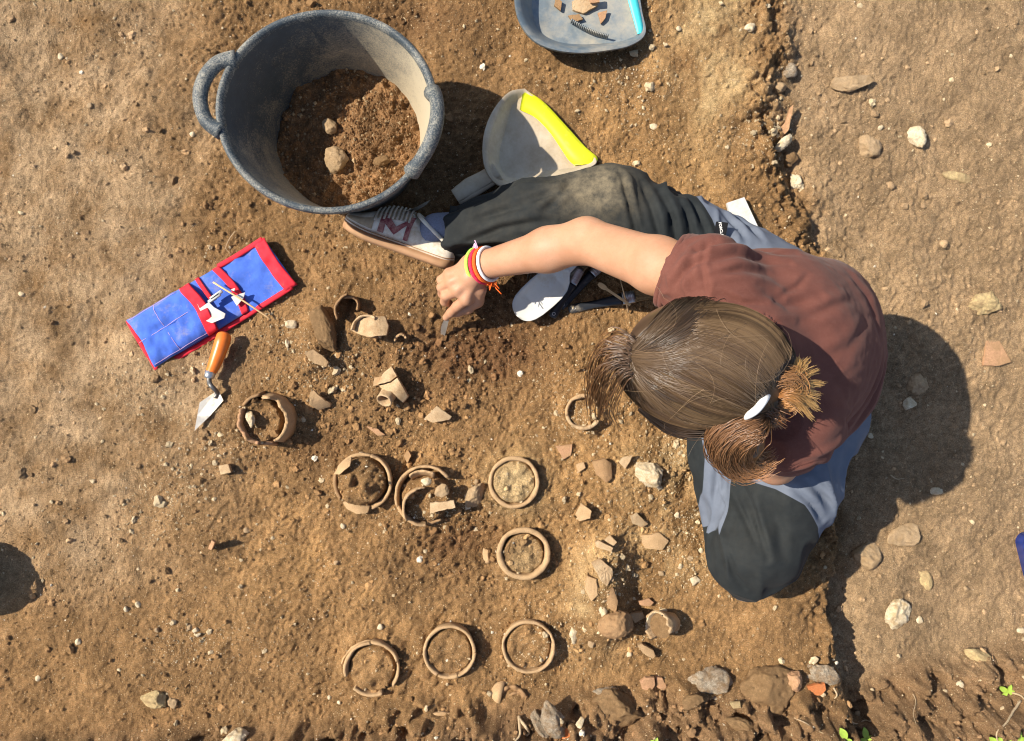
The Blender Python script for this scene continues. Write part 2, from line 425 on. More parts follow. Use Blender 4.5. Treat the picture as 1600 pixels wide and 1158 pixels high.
_ZG = None
def axis(lo, hi, h, far):
    a = np.arange(lo, hi+h/2, h); out = [a]
    s = h; q = []; x = hi
    while x < far: s = min(s*1.35, 2.5); x += s; q.append(x)
    s = h; r = []; x = lo
    while x > -far: s = min(s*1.35, 2.5); x -= s; r.append(x)
    return np.concatenate([np.array(r[::-1]), a, np.array(q)])
gx = axis(-1.18, 1.26, .0033, 40.0); gy = axis(-.94, .86, .0033, 40.0)
XX, YY = np.meshgrid(gx, gy, indexing='xy')
ZZ = hgt(XX, YY)
nx, ny = len(gx), len(gy)
def gz(x, y):
    """floor height looked up on the built sheet"""
    i = int(np.clip(np.searchsorted(gx, x)-1, 0, nx-2)); j = int(np.clip(np.searchsorted(gy, y)-1, 0, ny-2))
    u = (x-gx[i])/(gx[i+1]-gx[i]); v = (y-gy[j])/(gy[j+1]-gy[j])
    return float((ZZ[j,i]*(1-u)+ZZ[j,i+1]*u)*(1-v)+(ZZ[j+1,i]*(1-u)+ZZ[j+1,i+1]*u)*v)
ii = np.arange(nx*ny).reshape(ny, nx)
GF = np.stack([ii[:-1,:-1], ii[:-1,1:], ii[1:,1:], ii[1:,:-1]], -1).reshape(-1,4)

def soilcol(X, Y):
    """earth colour by region, with some darker patches"""
    X = np.asarray(X,float); Y = np.asarray(Y,float)
    def g(px,py,rx,ry): return np.exp(-(((X-PX(px))/(rx*M))**2+((Y-PY(py))/(ry*M))**2))
    n = fbm2(X, Y, 3.5, 4, 201); n2 = fbm2(X, Y, 16, 4, 207, .6)
    mid = np.array([.285,.165,.074]); pale = np.array([.385,.262,.150]); orange = np.array([.375,.218,.092]); right = np.array([.345,.232,.130])
    dark_earth = np.array([.150,.078,.036]); bank = np.array([.235,.140,.072]); sand = np.array([.46,.33,.17])
    c = np.ones(X.shape+(3,))*mid
    def mix(w, col):
        nonlocal c
        w = np.clip(w, 0, 1)[...,None]; c = c*(1-w)+w*col
    mix(sstep(PX(420), PX(170), X+0.22*n)*sstep(PY(1020), PY(780), Y+.2*n)*(.75+.9*n2), pale)
    mix(g(950,800,190,230)*(1.05+.9*n2), orange); mix(g(1000,190,170,200)*(.75+.9*n2), orange)
    mix(g(560,860,260,160)*(.45+.9*n2), orange)
    mix(g(1110,90,60,130)*(.6+1.2*n2), sand); mix(g(1035,730,70,50)*(.4+1.0*n2), sand); mix(g(930,930,40,80)*(.5+.9*n2), sand); mix(g(1040,830,60,80)*(.3+n2), sand)
    e = np.interp(Y, EY, EX)
    mix(sstep(-.03, .06, X-e+.08*n2), right*(1+0.0*n2[...,None]))
    d = np.interp(X, BX, BY)+.05*n-Y
    mix(sstep(-.03,.06,d)*.9, bank)
    mix(g(803,754,42,42)*1.2, sand); mix(g(818,866,34,34)*.7, sand)
    mix(g(745,545,115,70)*1.15*(.9+.9*n2), dark_earth); mix(g(720,850,110,60)*.75*(.8+.9*n2), dark_earth)  # damp earth at the working hand, darker earth below the crushed pot
    mix(g(640,30,130,40)*.6, dark_earth); mix(g(800,470,90,50)*.8, dark_earth); mix(g(700,220,70,90)*.55,dark_earth)  # darker earth at the top, near the spoon and beside the tub
    mix(g(500,700,60,40)*.5, dark_earth)  # darker earth right of the high broken pot
    mix(np.clip((n2-.16)*2.2,0,.45), c*1.28); mix(np.clip((-n2-.14)*2.2,0,.5), c*.72)
    return c*np.array([.90,.885,.865])
m, nt, b = nodes('trodden_earth')
at = nt.nodes.new('ShaderNodeAttribute'); at.attribute_name = 'Col'
n1 = tnoise(nt, 55, 6, .7); n2 = tnoise(nt, 380, 5, .75); n3 = tnoise(nt, 7, 4, .6)
vo = nt.nodes.new('ShaderNodeTexVoronoi'); vo.inputs['Scale'].default_value = 330; vo.inputs['Randomness'].default_value = 1
tc = nt.nodes.new('ShaderNodeTexCoord'); nt.links.new(tc.outputs['Object'], vo.inputs['Vector'])
def mult(nt, a, b_):
    q = nt.nodes.new('ShaderNodeMath'); q.operation = 'MULTIPLY'; nt.links.new(a, q.inputs[0]); nt.links.new(b_, q.inputs[1]); return q.outputs[0]
v = mult(nt, mult(nt, ramp(nt, n1, .68, 1.26, .3, .7), ramp(nt, n2, .48, 1.48, .32, .68)), ramp(nt, n3, .84, 1.16, .3, .7))
cc = nt.nodes.new('ShaderNodeCombineColor')
for i in range(3): nt.links.new(v, cc.inputs[i])
out = mixc(nt, 1.0, cc.outputs[0], at.outputs['Color'], 'MULTIPLY')
# pale mineral flecks
sep = nt.nodes.new('ShaderNodeSeparateColor'); nt.links.new(vo.outputs['Color'], sep.inputs[0])
fleck = mult(nt, ramp(nt, sep.outputs[0], 0, .8, .84, .95), ramp(nt, vo.outputs['Distance'], 1, 0, .15, .45))
out = mixc(nt, fleck, out, (.52,.41,.26))
nt.links.new(out, b.inputs['Base Color']); b.inputs['Roughness'].default_value = .97; b.inputs['Specular IOR Level'].default_value = .1
hh = nt.nodes.new('ShaderNodeMath'); hh.operation = 'ADD'; nt.links.new(n2, hh.inputs[0]); nt.links.new(ramp(nt, vo.outputs['Distance'], .5, 0, 0, .6), hh.inputs[1])
bumpn(nt, b, hh.outputs[0], 1.0, .0030)
MAT['ground'] = m
GV = np.stack([XX.ravel(), YY.ravel(), ZZ.ravel()], 1)
ground = mk('ground', GV, GF, MAT['ground'], col=soilcol(XX.ravel(), YY.ravel()))
ground['kind'] = 'structure'; ground['label'] = 'brown trampled earth floor of the dig with a lower strip on the right'

# ------------------------------------------------------------------ loose crumbs and grit (uncountable)
OCTA = (np.array([(1,0,0),(-1,0,0),(0,1,0),(0,-1,0),(0,0,1),(0,0,-1.)]), np.array([(0,2,4),(2,1,4),(1,3,4),(3,0,4),(2,0,5),(1,2,5),(3,1,5),(0,3,5)]))
def scatter(n, dens, rmin, rmax, power, lo, hi, colf, seed, sub=0, sink=.35):
    r_ = np.random.default_rng(seed); pts = []
    tot = 0
    while tot < n:
        x = r_.uniform(lo[0], hi[0], n*3); y = r_.uniform(lo[1], hi[1], n*3)
        k = r_.uniform(0, 1, n*3) < dens(x, y); pts.append(np.stack([x[k], y[k]], 1)); tot += k.sum()
    p = np.vstack(pts)[:n]; z = hgt(p[:,0], p[:,1])
    rad = rmin*(1-r_.uniform(0,1,n)*(1-(rmin/rmax)**power))**(-1/power)
    BV, BF = ICO[sub] if sub >= 0 else OCTA; nv = len(BV); V = np.empty((n, nv, 3))
    jit = r_.uniform(.62, 1.25, (n, nv, 1)); sc = r_.uniform(.65, 1.25, (n,1,3)); sc[:,:,2] *= .8
    a = r_.uniform(0, 2*math.pi, n); ca, sa = np.cos(a)[:,None], np.sin(a)[:,None]
    L = BV[None]*jit*sc*rad[:,None,None]
    V[:,:,0] = L[:,:,0]*ca-L[:,:,1]*sa+p[:,0:1]; V[:,:,1] = L[:,:,0]*sa+L[:,:,1]*ca+p[:,1:2]
    V[:,:,2] = L[:,:,2]+z[:,None]+rad[:,None]*sink
    Fa = (BF[None]+(np.arange(n)*nv)[:,None,None]).reshape(-1,3)
    c = colf(p[:,0], p[:,1], r_); c = np.repeat(c, nv, 0)
    return V.reshape(-1,3), Fa, c
PALE = [(290,735,50,60),(370,690,60,30),(520,575,60,45),(450,520,40,30),(900,640,60,60),(1215,190,40,30),(1190,215,50,45),(960,870,50,80),(1080,880,40,60),(1100,830,60,60),(980,120,90,60),(610,620,40,40),(240,800,60,60),(300,1000,80,40),(1060,700,90,50),(860,1000,60,60),(690,800,80,40),(1010,1000,40,40),(230,620,60,60)]
DARK = [(745,545,110,65),(720,850,110,55),(780,470,80,40),(600,650,120,80),(480,690,60,60),(660,600,90,60)]
def gsum(x, y, L):
    r = 0
    for (px,py,rx,ry) in L: r = r+np.exp(-(((x-PX(px))/(rx*M))**2+((y-PY(py))/(ry*M))**2))
    return r
def dens(x, y):
    left = np.interp(x, [PX(150), PX(480), PX(1150), PX(1330)], [.75, 1, 1, .55])
    d = .34*left*(1+1.6*fbm2(x, y, 8, 3, 301))
    return np.clip(d+.42*gsum(x, y, PALE)+.75*gsum(x, y, DARK)+.25*sstep(0,.05,np.interp(x,BX,BY)-y), 0.02, 1)
def gritcol(x, y, r_):
    n = len(x); c = soilcol(x, y)*r_.uniform(.62, 1.55, (n,1))
    pl = np.clip(.12+.55*gsum(x, y, PALE)-.3*gsum(x, y, DARK), .02, .6); k = r_.uniform(0,1,n) < pl
    c[k] = np.array([.50,.385,.235])*r_.uniform(.7,1.2,(k.sum(),1))
    w = r_.uniform(0,1,n) < .008; c[w] = np.array([.66,.58,.45])
    return np.clip(c, 0, .8)
MAT['grit'] = earthy('loose_grit', (1,1,1), .22, 160, .95, .5, .001, attr=True)
V, Fa, c = scatter(66000, dens, .00115, .0046, 2.4, (-1.17,-.90), (1.22,.84), gritcol, 5, sub=-1, sink=.25)
o = mk('soil_crumbs', V, Fa, MAT['grit'], smooth=False, col=c); tag(o, 'loose soil crumbs and pale grit strewn over the earth floor', 'grit', kind='stuff')
def dens2(x, y): return np.clip(.10+.30*gsum(x, y, PALE)+.9*gsum(x, y, DARK)+.4*sstep(0,.05,np.interp(x,BX,BY)-y)+.25*np.exp(-((x-np.interp(y,EY,EX))/.05)**2), 0, 1)
V, Fa, c = scatter(1700, dens2, .0035, .0105, 2.4, (-1.19,-.90), (1.22,.86), gritcol, 9, sub=1, sink=.3)
o = mk('soil_clods', V, Fa, MAT['grit'], smooth=False, col=c); tag(o, 'small crumbly soil clods scattered on the dig floor', 'clods', kind='stuff')
# ------------------------------------------------------------------ vessels, sherds, stones
def lathe_arc(c, prof, a0, a1, n=64, jag=0.0, seed=0, sq=(1,1), tilt=None, ragged=0.0):
    """closed cross-section (r,z) swept from angle a0 to a1 round c; jag roughens the upper edge"""
    prof = np.array(prof, float); m = len(prof); full = abs(a1-a0) >= 2*math.pi-1e-3
    A = np.linspace(a0, a1, n, endpoint=not full)
    r_ = np.random.default_rng(seed); zt = prof[:,1].max(); zb = prof[:,1].min()
    if full: j = np.array([sum(math.sin(k*a+seed*k)*1/k for k in (2,3,5,9,14)) for a in A])*.4
    else: j = noise2(A*3, A*0+seed, 1.0, seed)*2+noise2(A*11, A*0+seed, 1.0, seed+3)*.8
    V = np.zeros((n, m, 3))
    for i, a in enumerate(A):
        w = np.clip((prof[:,1]-zb)/(zt-zb+1e-9), 0, 1)
        rr = prof[:,0]*(1+0.012*math.sin(2*a+seed)+0.004*math.sin(5*a+seed*2)); rr = rr-(prof[:,0].max()-prof[:,0])*(.10*math.sin(3*a+seed*3)+.05*math.sin(7*a+seed)); z = prof[:,1]+jag*j[i]*w**2
        ee = 0
        if ragged and not full and (i == 0 or i == n-1): ee = r_.uniform(-1,1,m)*ragged
        V[i,:,0] = rr*np.cos(a+ee)*sq[0]; V[i,:,1] = rr*np.sin(a+ee)*sq[1]; V[i,:,2] = z
    V = V.reshape(-1,3); Fs = []
    for i in range(n if full else n-1):
        for k in range(m):
            a = i*m+k; b = i*m+(k+1)%m; c2 = ((i+1)%n)*m
            Fs.append((a, c2+k, c2+(k+1)%m, b))
    if not full: Fs.append(tuple(range(m))); Fs.append(tuple((n-1)*m+k for k in range(m-1,-1,-1)))
    V += 0.0014*np.stack([noise3(V+np.asarray(c), 120, seed+q) for q in range(3)], 1)+0.0008*np.stack([noise3(V, 380, seed+q+9) for q in range(3)], 1)
    if tilt is not None: V = V @ np.asarray(tilt).T
    return V+np.asarray(c), Fs
D2R = math.pi/180
def rimprof(ro, th, z0, z1, flare=.004, lip=.0):
    """vessel wall: outside up, rounded lip, inside down"""
    return [(ro-flare*2.0, z0),(ro-flare, z0+(z1-z0)*.5),(ro+lip, z1-th*.5),(ro+lip-th*.15, z1-th*.12),(ro-th*.5+lip*.4, z1),(ro-th*.9, z1-th*.15),(ro-th, z1-th*.6),(ro-flare-th, z0+(z1-z0)*.5),(ro-flare*2-th, z0)]
def vessel(name, label, px, py, zr, rpx, th, arcs, depth=.06, mat='clay', flare=.003, lip=.0, jag=.0018, tiltdeg=0, tiltdir=0, cat='pot', group='clay vessels standing in the dig floor'):
    """arcs: list of (a0,a1 deg, dz, dr, material) – one piece of wall each"""
    bz = BASEZ.get((px,py), 0.0); z1 = bz+zr; c = P(px, py, z1); ro = rpx*(H-z1)/F
    t = thing(name, label, cat, (c[0], c[1], bz), group)
    R = None
    if tiltdeg: R = rot_axis((math.cos(tiltdir*D2R), math.sin(tiltdir*D2R), 0), tiltdeg*D2R)
    for k, (a0, a1, dz, dr, mm) in enumerate(arcs):
        pr = [(r+dr, z) for r, z in rimprof(ro, th*1.35, -depth, dz, flare, lip)]
        v, f = lathe_arc((c[0],c[1],z1), pr, a0*D2R, a1*D2R, max(10, int(abs(a1-a0)/360*96)), jag, int(px)+k, tilt=R, ragged=.05)
        mk('wall' if len(arcs) == 1 else 'wall_piece', v, f, MAT[mm or mat], t)
    return t
vessel('clay_pot', 'broken brown pot standing high left, holding soil and a white stone chip', 410, 657, .060, 39, .0055, [(150,262,0,0,'clay_pink'),(-62,95,-.002,0,'clay'),(100,146,-.006,.004,'clay_dark'),(264,285,-.022,0,'clay_pink')], .07, jag=.011, flare=-.003)
vessel('clay_pot', 'cracked clay pot packed with a dome of brown soil, left of the crushed pot', 566, 754, .050, 46, .0055, [(-5,72,0,0,None),(-70,-7,-.001,.0,None),(74,150,-.004,.0,'clay'),(158,218,-.010,.003,'clay_dark')], .06, jag=.002)
vessel('clay_pot', 'crushed clay pot with its wall folded inward beside the soil-packed pot', 664, 776, .044, 49, .0052, [(40,200,0,0,'clay'),(200,272,-.006,-.001,'clay'),(272,300,-.020,-.002,'clay_dark')], .055, jag=.003)
vessel('clay_bowl', 'round unbroken clay rim filled level with pale soil, upper right of the pots', 803, 754, .034, 40, .0058, [(0,360,0,0,None)], .05, lip=.001)
vessel('clay_bowl', 'round thick-lipped clay rim with crumbly soil inside, below the pale-filled one', 818, 866, .040, 41, .0075, [(0,360,0,0,None)], .05, lip=.0015)
vessel('clay_bowl', 'broken clay ring with gaps, leftmost of the bottom three rings', 580, 1047, .036, 44, .0052, [(92,196,0,0,None),(18,90,-.001,.001,None),(-40,14,-.006,.0,'clay'),(228,292,-.004,.0,'clay')], .05, jag=.0015)
vessel('clay_bowl', 'thin round clay ring with a hole in its soil, middle of the bottom three', 702, 1020, .036, 42, .0052, [(0,243,0,0,None),(244,290,.001,0,None),(290.8,359.4,0,0,None)], .05)
vessel('clay_bowl', 'thin round clay ring with a white fleck in its soil, rightmost of the bottom three', 826, 1012, .034, 42, .0052, [(0,360,0,0,None)], .05)
vessel('clay_jar', 'small oval jar mouth clogged with soil beside the hanging fringe', 912, 644, .036, 29, .006, [(35,190,0,0,'clay'),(190,330,-.003,0,'clay_pale')], .045, jag=.002)
# a larger broken ring lying outside the left bottom ring
v, f = lathe_arc(P(582,1052,.022), rimprof(.073,.005,-.03,.004), 92*D2R, 162*D2R, 30, .003, 5); o = mk('clay_sherd', v, f, MAT['clay'], loc=v.min(0)); tag(o, 'curved outer wall sherd hugging the leftmost bottom ring', 'sherd')
# inner folded wall piece of the crushed pot, its loose rim sherd
cz = BASEZ[(664,778)]
def wallpiece(label, cx, cy, zc, r, th, hgt_, a0, a1, mat, tilt=0, tdir=0, jag=.003, seed=1, flare=.002, name='clay_sherd', top=0.0):
    c = P(cx, cy, zc); R = rot_axis((math.cos(tdir*D2R), math.sin(tdir*D2R), 0), tilt*D2R) if tilt else None
    v, f = lathe_arc(c, rimprof(r, th, -hgt_, top, flare), a0*D2R, a1*D2R, max(12, int(abs(a1-a0)/4)), jag, seed, tilt=R, ragged=.06)
    o = mk(name, v, f, MAT[mat], loc=(v[:,0].mean(), v[:,1].mean(), v[:,2].min())); tag(o, label, 'sherd'); return o
wallpiece('inward-folded wall sherd curling through the crushed pot', 662, 795, cz+.050, .046, .0055, .05, 88, 215, 'clay', 14, 100, .006, 4)
wallpiece('upper bulging shoulder sherd of the crushed pot', 660, 770, cz+.058, .050, .006, .03, 60, 130, 'clay', -18, 0, .004, 8)
def slab(label, pts, z, th, mat, bend=0.0, bdir=0.0, tilt=(0,0), jag=.06, seed=0, cat='sherd', name='clay_sherd', group=None, n=5, lift=None, grooves=0.0, rel=True):
    """flat or bowed sherd from its corner points (photo pixels at height z above the floor)"""
    pts = np.array(pts, float); r_ = np.random.default_rng(seed+11)
    cx, cy = pts.mean(0); g = G(cx, cy); zz = g[2]+z if rel else z
    W = np.array([P(x, y, zz)[:2] for x, y in pts]); c = W.mean(0)
    ol = []
    for i in range(len(W)):
        a, b = W[i], W[(i+1)%len(W)]; L = np.linalg.norm(b-a); nrm = np.array([-(b-a)[1], (b-a)[0]])/(L+1e-9)
        k = max(2, int(L/.006))
        for j in range(k):
            t = j/k; ol.append(a+(b-a)*t+(nrm*L*jag*.5*r_.uniform(-1,1) if j else 0))
    ol = np.array(ol); m = len(ol); V = []; Fs = []
    rings = [(1.0,-th),(1.01,-th*.3),(.985,0)]+[(q,0) for q in np.linspace(.985,0.15,n)[1:]]
    for (q, dz) in rings:
        for p in ol:
            xy = c+(p-c)*q; V.append((xy[0], xy[1], dz))
    V.append((c[0], c[1], 0)); V = np.array(V); K = len(rings)
    for i in range(K-1):
        for k in range(m): Fs.append((i*m+k, i*m+(k+1)%m, (i+1)*m+(k+1)%m, (i+1)*m+k))
    for k in range(m): Fs.append(((K-1)*m+k, (K-1)*m+(k+1)%m, K*m))
    Fs.append(tuple(range(m-1,-1,-1)))
    d = np.array([math.cos(bdir*D2R), math.sin(bdir*D2R)]); u = (V[:,:2]-c)@d
    V[:,2] += -bend*u*u/.02
    if grooves: V[:m*K,2] += 0; V[:,2] += np.where(V[:,2] > -th*.5, grooves*np.sin(u*900), 0)
    V[:,2] += zz+(V[:,0]-c[0])*tilt[0]+(V[:,1]-c[1])*tilt[1]+.0006*noise2(V[:,0], V[:,1], 130, seed)
    # right-hand order so that the top faces up
    if np.cross(np.append(W[1]-W[0],0), np.append(W[2]-W[1],0))[2] < 0: Fs = [tuple(reversed(q)) for q in Fs]
    o = mk(name, V, Fs, MAT[mat], smooth=False, loc=(c[0], c[1], V[:,2].min())); tag(o, label, cat, group); return o
slab('loose curved rim sherd lying across the crushed pot, right side', [(672,786),(709,782),(712,793),(690,798),(671,804)], .030, .009, 'clay_pale', .10, 60, (0.1,.1), seed=1)
slab('broad lower wall sherd leaning on the soil-packed pot', [(534,786),(552,780),(577,790),(574,802),(556,804),(540,796)], .032, .008, 'clay', .3, 30, (.1,.25), seed=2)
slab('upper wall sherd at the shoulder of the soil-packed pot', [(520,742),(533,722),(548,715),(547,728),(530,742)], .040, .008, 'clay', .2, 45, (.3,-.2), seed=22)
wallpiece('tall curved jar sherd standing on edge at the upper left of the sherd cluster', 552, 486, .050, .040, .005, .06, 110, 205, 'clay_dark', 16, 60, .006, 21, name='clay_sherd')
wallpiece('hollow half-neck sherd beside the tall standing sherd', 545, 478, .044, .022, .005, .05, -30, 120, 'clay_dark', 8, 0, .004, 22)
slab('broad bowed base sherd in the sherd cluster near the trowel tip', [(545,516),(556,500),(584,493),(600,494),(606,508),(604,524),(575,527),(560,522)], .040, .010, 'clay_pale', .22, 15, (.15,-.25), seed=3, jag=.05)
wallpiece('thin arched rim edge along the broad bowed base sherd', 572, 516, .052, .034, .005, .03, 55, 178, 'clay_pale', 0, 0, .002, 31)
wallpiece('small curled neck sherd beside the dark hole', 626, 532, .030, .014, .005, .03, 20, 185, 'clay', 20, 10, .003, 32)
slab('rounded brown sherd half buried below the blue roll corner', [(477,552),(490,546),(504,556),(512,566),(508,574),(490,568)], .024, .010, 'clay', .3, 70, (-.2,.3), seed=4)
slab('triangular sherd poking up left of the spouted jar', [(485,612),(490,610),(514,632),(512,637),(496,641),(484,632)], .026, .012, 'clay', .3, 120, (-.5,.15), seed=5)
slab('triangular pale sherd lifted off the floor right of the spouted jar', [(683,634),(706,651),(702,656),(676,661),(662,655)], .034, .007, 'clay_pale', .1, 20, (.05,.45), seed=6, jag=.03)
slab('squarish clay chip lying alone below the broken left pot', [(341,728),(357,725),(361,738),(344,742)], .014, .012, 'clay_pale', .02, 0, (.1,.1), seed=7)
slab('thin dark sherd standing on edge near the left white pebble', [(320,860),(334,842),(340,845),(327,862)], .022, .010, 'clay_pink', 0, 0, (.9,.5), seed=8)
slab('rounded brown vessel sherd under the fringe of orange soil', [(926,722),(944,716),(956,724),(957,748),(948,755),(932,742)], .024, .012, 'clay_dark', .4, 10, (.05,.1), seed=9, jag=.04)
slab('small flat sherd left of the rounded brown sherd', [(900,726),(912,722),(915,731),(904,739)], .012, .006, 'clay', .05, 0, (.1,0), seed=10)
slab('pinkish flat sherd flush with the soil beside the pale-filled rim', [(868,697),(894,694),(892,712),(880,718)], .006, .006, 'clay_pink', 0, 0, seed=11)
slab('angular brown sherd left of the soil ridge top', [(900,805),(908,786),(924,798),(922,810),(905,816)], .020, .010, 'clay', .1, 50, (.3,.2), seed=12)
slab('pale triangular sherd left of the big pale stone', [(967,722),(974,714),(988,711),(984,722),(977,733)], .020, .006, 'clay_pale', 0, 0, (.1,.2), seed=13, jag=.03)
slab('pale wedge sherd with a sharp shadow right of the ridge', [(985,806),(995,801),(1014,820),(1004,825),(988,818)], .018, .008, 'clay_pale', .05, 30, (-.25,.2), seed=14)
slab('upper one of two brick-like clay slabs at the ridge top', [(945,845),(954,837),(964,847),(958,854)], .012, .012, 'clay_pale', 0, 0, (.1,.1), seed=15, jag=.03)
slab('lower one of two brick-like clay slabs at the ridge top', [(930,848),(936,845),(958,856),(955,863),(932,855)], .016, .012, 'clay_pale', 0, 0, (.1,.1), seed=16, jag=.03)
slab('large pale wheel-grooved sherd leaning on the soil ridge', [(924,880),(938,873),(957,889),(958,900),(949,918),(940,909)], .014, .010, 'clay_pale', .05, 120, (-.15,.1), seed=17, jag=.03, grooves=.0006)
slab('small pink-brown sherd above the tilted cup', [(998,940),(1014,935),(1022,942),(1016,948),(1000,946)], .016, .006, 'clay_pink', .1, 0, (.0,.2), seed=19)
slab('narrow clay lip sherd below the tilted cup', [(996,1008),(1003,1006),(1022,1018),(1025,1026),(1020,1030),(1004,1020)], .020, .012, 'clay', .2, 40, (-.2,-.1), seed=20)
slab('flat tile piece lying flush in the right-hand strip', [(1541,532),(1562,533),(1580,566),(1560,572),(1537,571)], .006, .008, 'clay_pink', 0, 0, seed=23, jag=.02, cat='tile', name='tile_piece')
slab('bright orange-red tile chip in the bottom bank', [(1261,1072),(1288,1067),(1291,1078),(1284,1088),(1266,1087)], .010, .010, 'clay_red', 0, 0, (0,.3), seed=24, cat='tile', name='tile_piece')
slab('cracked pinkish sherd, left half, at the foot of the bank', [(1000,1066),(1008,1058),(1022,1058),(1024,1072),(1018,1082),(1004,1078)], .012, .010, 'clay_pink', .1, 0, (0,.3), seed=25)
slab('cracked pinkish sherd, right half, at the foot of the bank', [(1024,1057),(1034,1058),(1042,1074),(1038,1082),(1026,1074)], .013, .010, 'clay_pink', .1, 0, (0,.3), seed=26)
slab('ochre chip in the bank below the grey rock', [(1140,1098),(1156,1096),(1158,1107),(1146,1108)], .008, .006, 'stone_yellow', 0, 0, (0,.3), seed=27, cat='chip', name='clay_chip')
slab('red-brown pot belly at the very bottom edge, beside the grey slab', [(872,1146),(888,1134),(900,1136),(903,1150),(892,1160),(876,1158)], .012, .02, 'clay_red', .4, 45, (0,.3), seed=28)
slab('slim pinkish sherd lying flat between jar and cracked pot', [(572,666),(588,669),(602,680),(590,681)], .008, .005, 'clay_pink', .05, 0, seed=29)
slab('dark stone splinter standing above the crushed pot', [(630,712),(638,704),(643,712),(636,724)], .018, .010, 'clay_dark', 0, 0, (.6,0), seed=30)
slab('thin curved sherd rim showing in the bank left of the rounded pot', [(670,1117),(690,1112),(703,1115),(700,1119),(684,1119)], .010, .006, 'clay', .2, 0, (0,.3), seed=33)
slab('pale brown tile edge in the shaded edge of the strip', [(1228,190),(1233,170),(1237,166),(1232,204),(1222,214),(1216,206)], .022, .010, 'clay_pink', 0, 0, (.4,.2), seed=34)
# spouted jar lying on its side
def lathe_full(c, prof, axis_dir, n=40, seed=0, wob=.02, capends=True):
    """open or closed profile (r, t) turned round an axis"""
    T = np.array(axis_dir, float); T /= np.linalg.norm(T); nn, bb = frame_along(T); V = []; Fs = []; m = len(prof)
    for r, t in prof:
        for k in range(n):
            a = 2*math.pi*k/n; q = r*(1+wob*math.sin(2*a+seed)+wob*.5*math.sin(5*a+seed*2))
            V.append(np.asarray(c)+T*t+nn*q*math.cos(a)+bb*q*math.sin(a))
    for i in range(m-1):
        for k in range(n): Fs.append((i*n+k, i*n+(k+1)%n, (i+1)*n+(k+1)%n, (i+1)*n+k))
    if capends: Fs.append(tuple(range(n-1,-1,-1))); Fs.append(tuple((m-1)*n+k for k in range(n)))
    return np.array(V), Fs
j = thing('spouted_jar', 'broken clay jar neck with a round open spout, cracked across', 'jar', G(612,600))
def bowed(pts, z, th, mat, bend, bdir, tilt, seed, name):
    o = slab('x', pts, z, th, mat, bend, bdir, tilt, seed=seed, jag=.05); o.name = name
    for q in ('label','category'): del o[q]
    l = o.location.copy(); o.parent = j; o.location = l-j.location; return o
bowed([(597,585),(611,572),(620,588),(610,596),(590,601)], .034, .02, 'clay_pale', .30, -35, (.1,-.1), 71, 'neck_piece')
bowed([(589,603),(610,598),(621,590),(630,606),(636,620),(628,630),(612,612),(598,610)], .040, .024, 'clay_pale', .35, -35, (.1,.1), 72, 'shoulder_piece')
bowed([(585,590),(596,588),(592,602),(583,603)], .020, .012, 'clay', .2, 0, (0,0), 74, 'handle_stub')
cs = P(604,620,.032); ax = np.array([-.30,-.62,.72])
v, f = lathe_full(cs, [(.018,-.016),(.0165,.002),(.0170,.010),(.0172,.0125),(.0158,.0145),(.0135,.013),(.0118,.004),(.010,-.012)], ax, 32, 1, .04, False); mk('spout', v, f, MAT['clay_pale'], j)
v, f = lathe_full(cs, [(.012,-.004),(.006,-.003),(.001,-.004)], ax, 20, 1, .04, False); mk('earth_plug', v, f, MAT['stone_brown'], j)
# tilted white-lined cup
cu = thing('clay_cup', 'tilted pale-lipped cup half full of earth beside the soil ridge', 'cup', G(1030,978))
c = P(1030,978,.030); ax = np.array([-.72,.10,.68]); ax = ax/np.linalg.norm(ax)
Rc = np.array(Vector((0,0,1)).rotation_difference(Vector(ax.tolist())).to_matrix())
v, f = lathe_arc(c, rimprof(.033,.0055,-.042,.008,.004), -20*D2R, 250*D2R, 60, .007, 3, tilt=Rc, ragged=.08); mk('wall', v, f, MAT['clay_pale'], cu)
v, f = lathe_arc(c, rimprof(.030,.003,-.012,.0095,.001), 60*D2R, 215*D2R, 40, .006, 4, tilt=Rc, ragged=.08); mk('lime_coat', v, f, MAT['stone_white'], cu)
v, f = lathe_full(c, [(.0270,-.004),(.020,.000),(.010,-.004),(.001,-.001)], ax, 24, 5, .05, False); mk('earth_fill', v, f, MAT['stone_brown'], cu)
# rounded pot lying in the foot of the bank
j = thing('buried_pot', 'smooth rounded pot belly emerging from the foot of the bank', 'pot', G(790,1085))
g = G(788,1085)
v, f = lathe_full(g+np.array([-.020,0,-.020]), [(.002,-.014),(.016,-.010),(.026,.000),(.030,.012),(.029,.020)], (1,-.15,.25), 36, 3, .03); v += .003*np.stack([noise3(v,60,k) for k in range(3)],1); mk('base', v, f, MAT['clay'], j)
v, f = lathe_arc(g+np.array([.016,-.010,.014]), rimprof(.034,.008,-.03,.004), 20*D2R, 150*D2R, 24, .004, 6, tilt=rot_axis((1,0,0),-.5)); mk('body', v, f, MAT['clay_dark'], j)
v, f = lathe_arc(g+np.array([.030,-.016,.010]), rimprof(.026,.007,-.03,.004), 30*D2R, 140*D2R, 20, .004, 8, tilt=rot_axis((1,0,0),-.5)); mk('body_piece', v, f, MAT['clay_dark'], j)

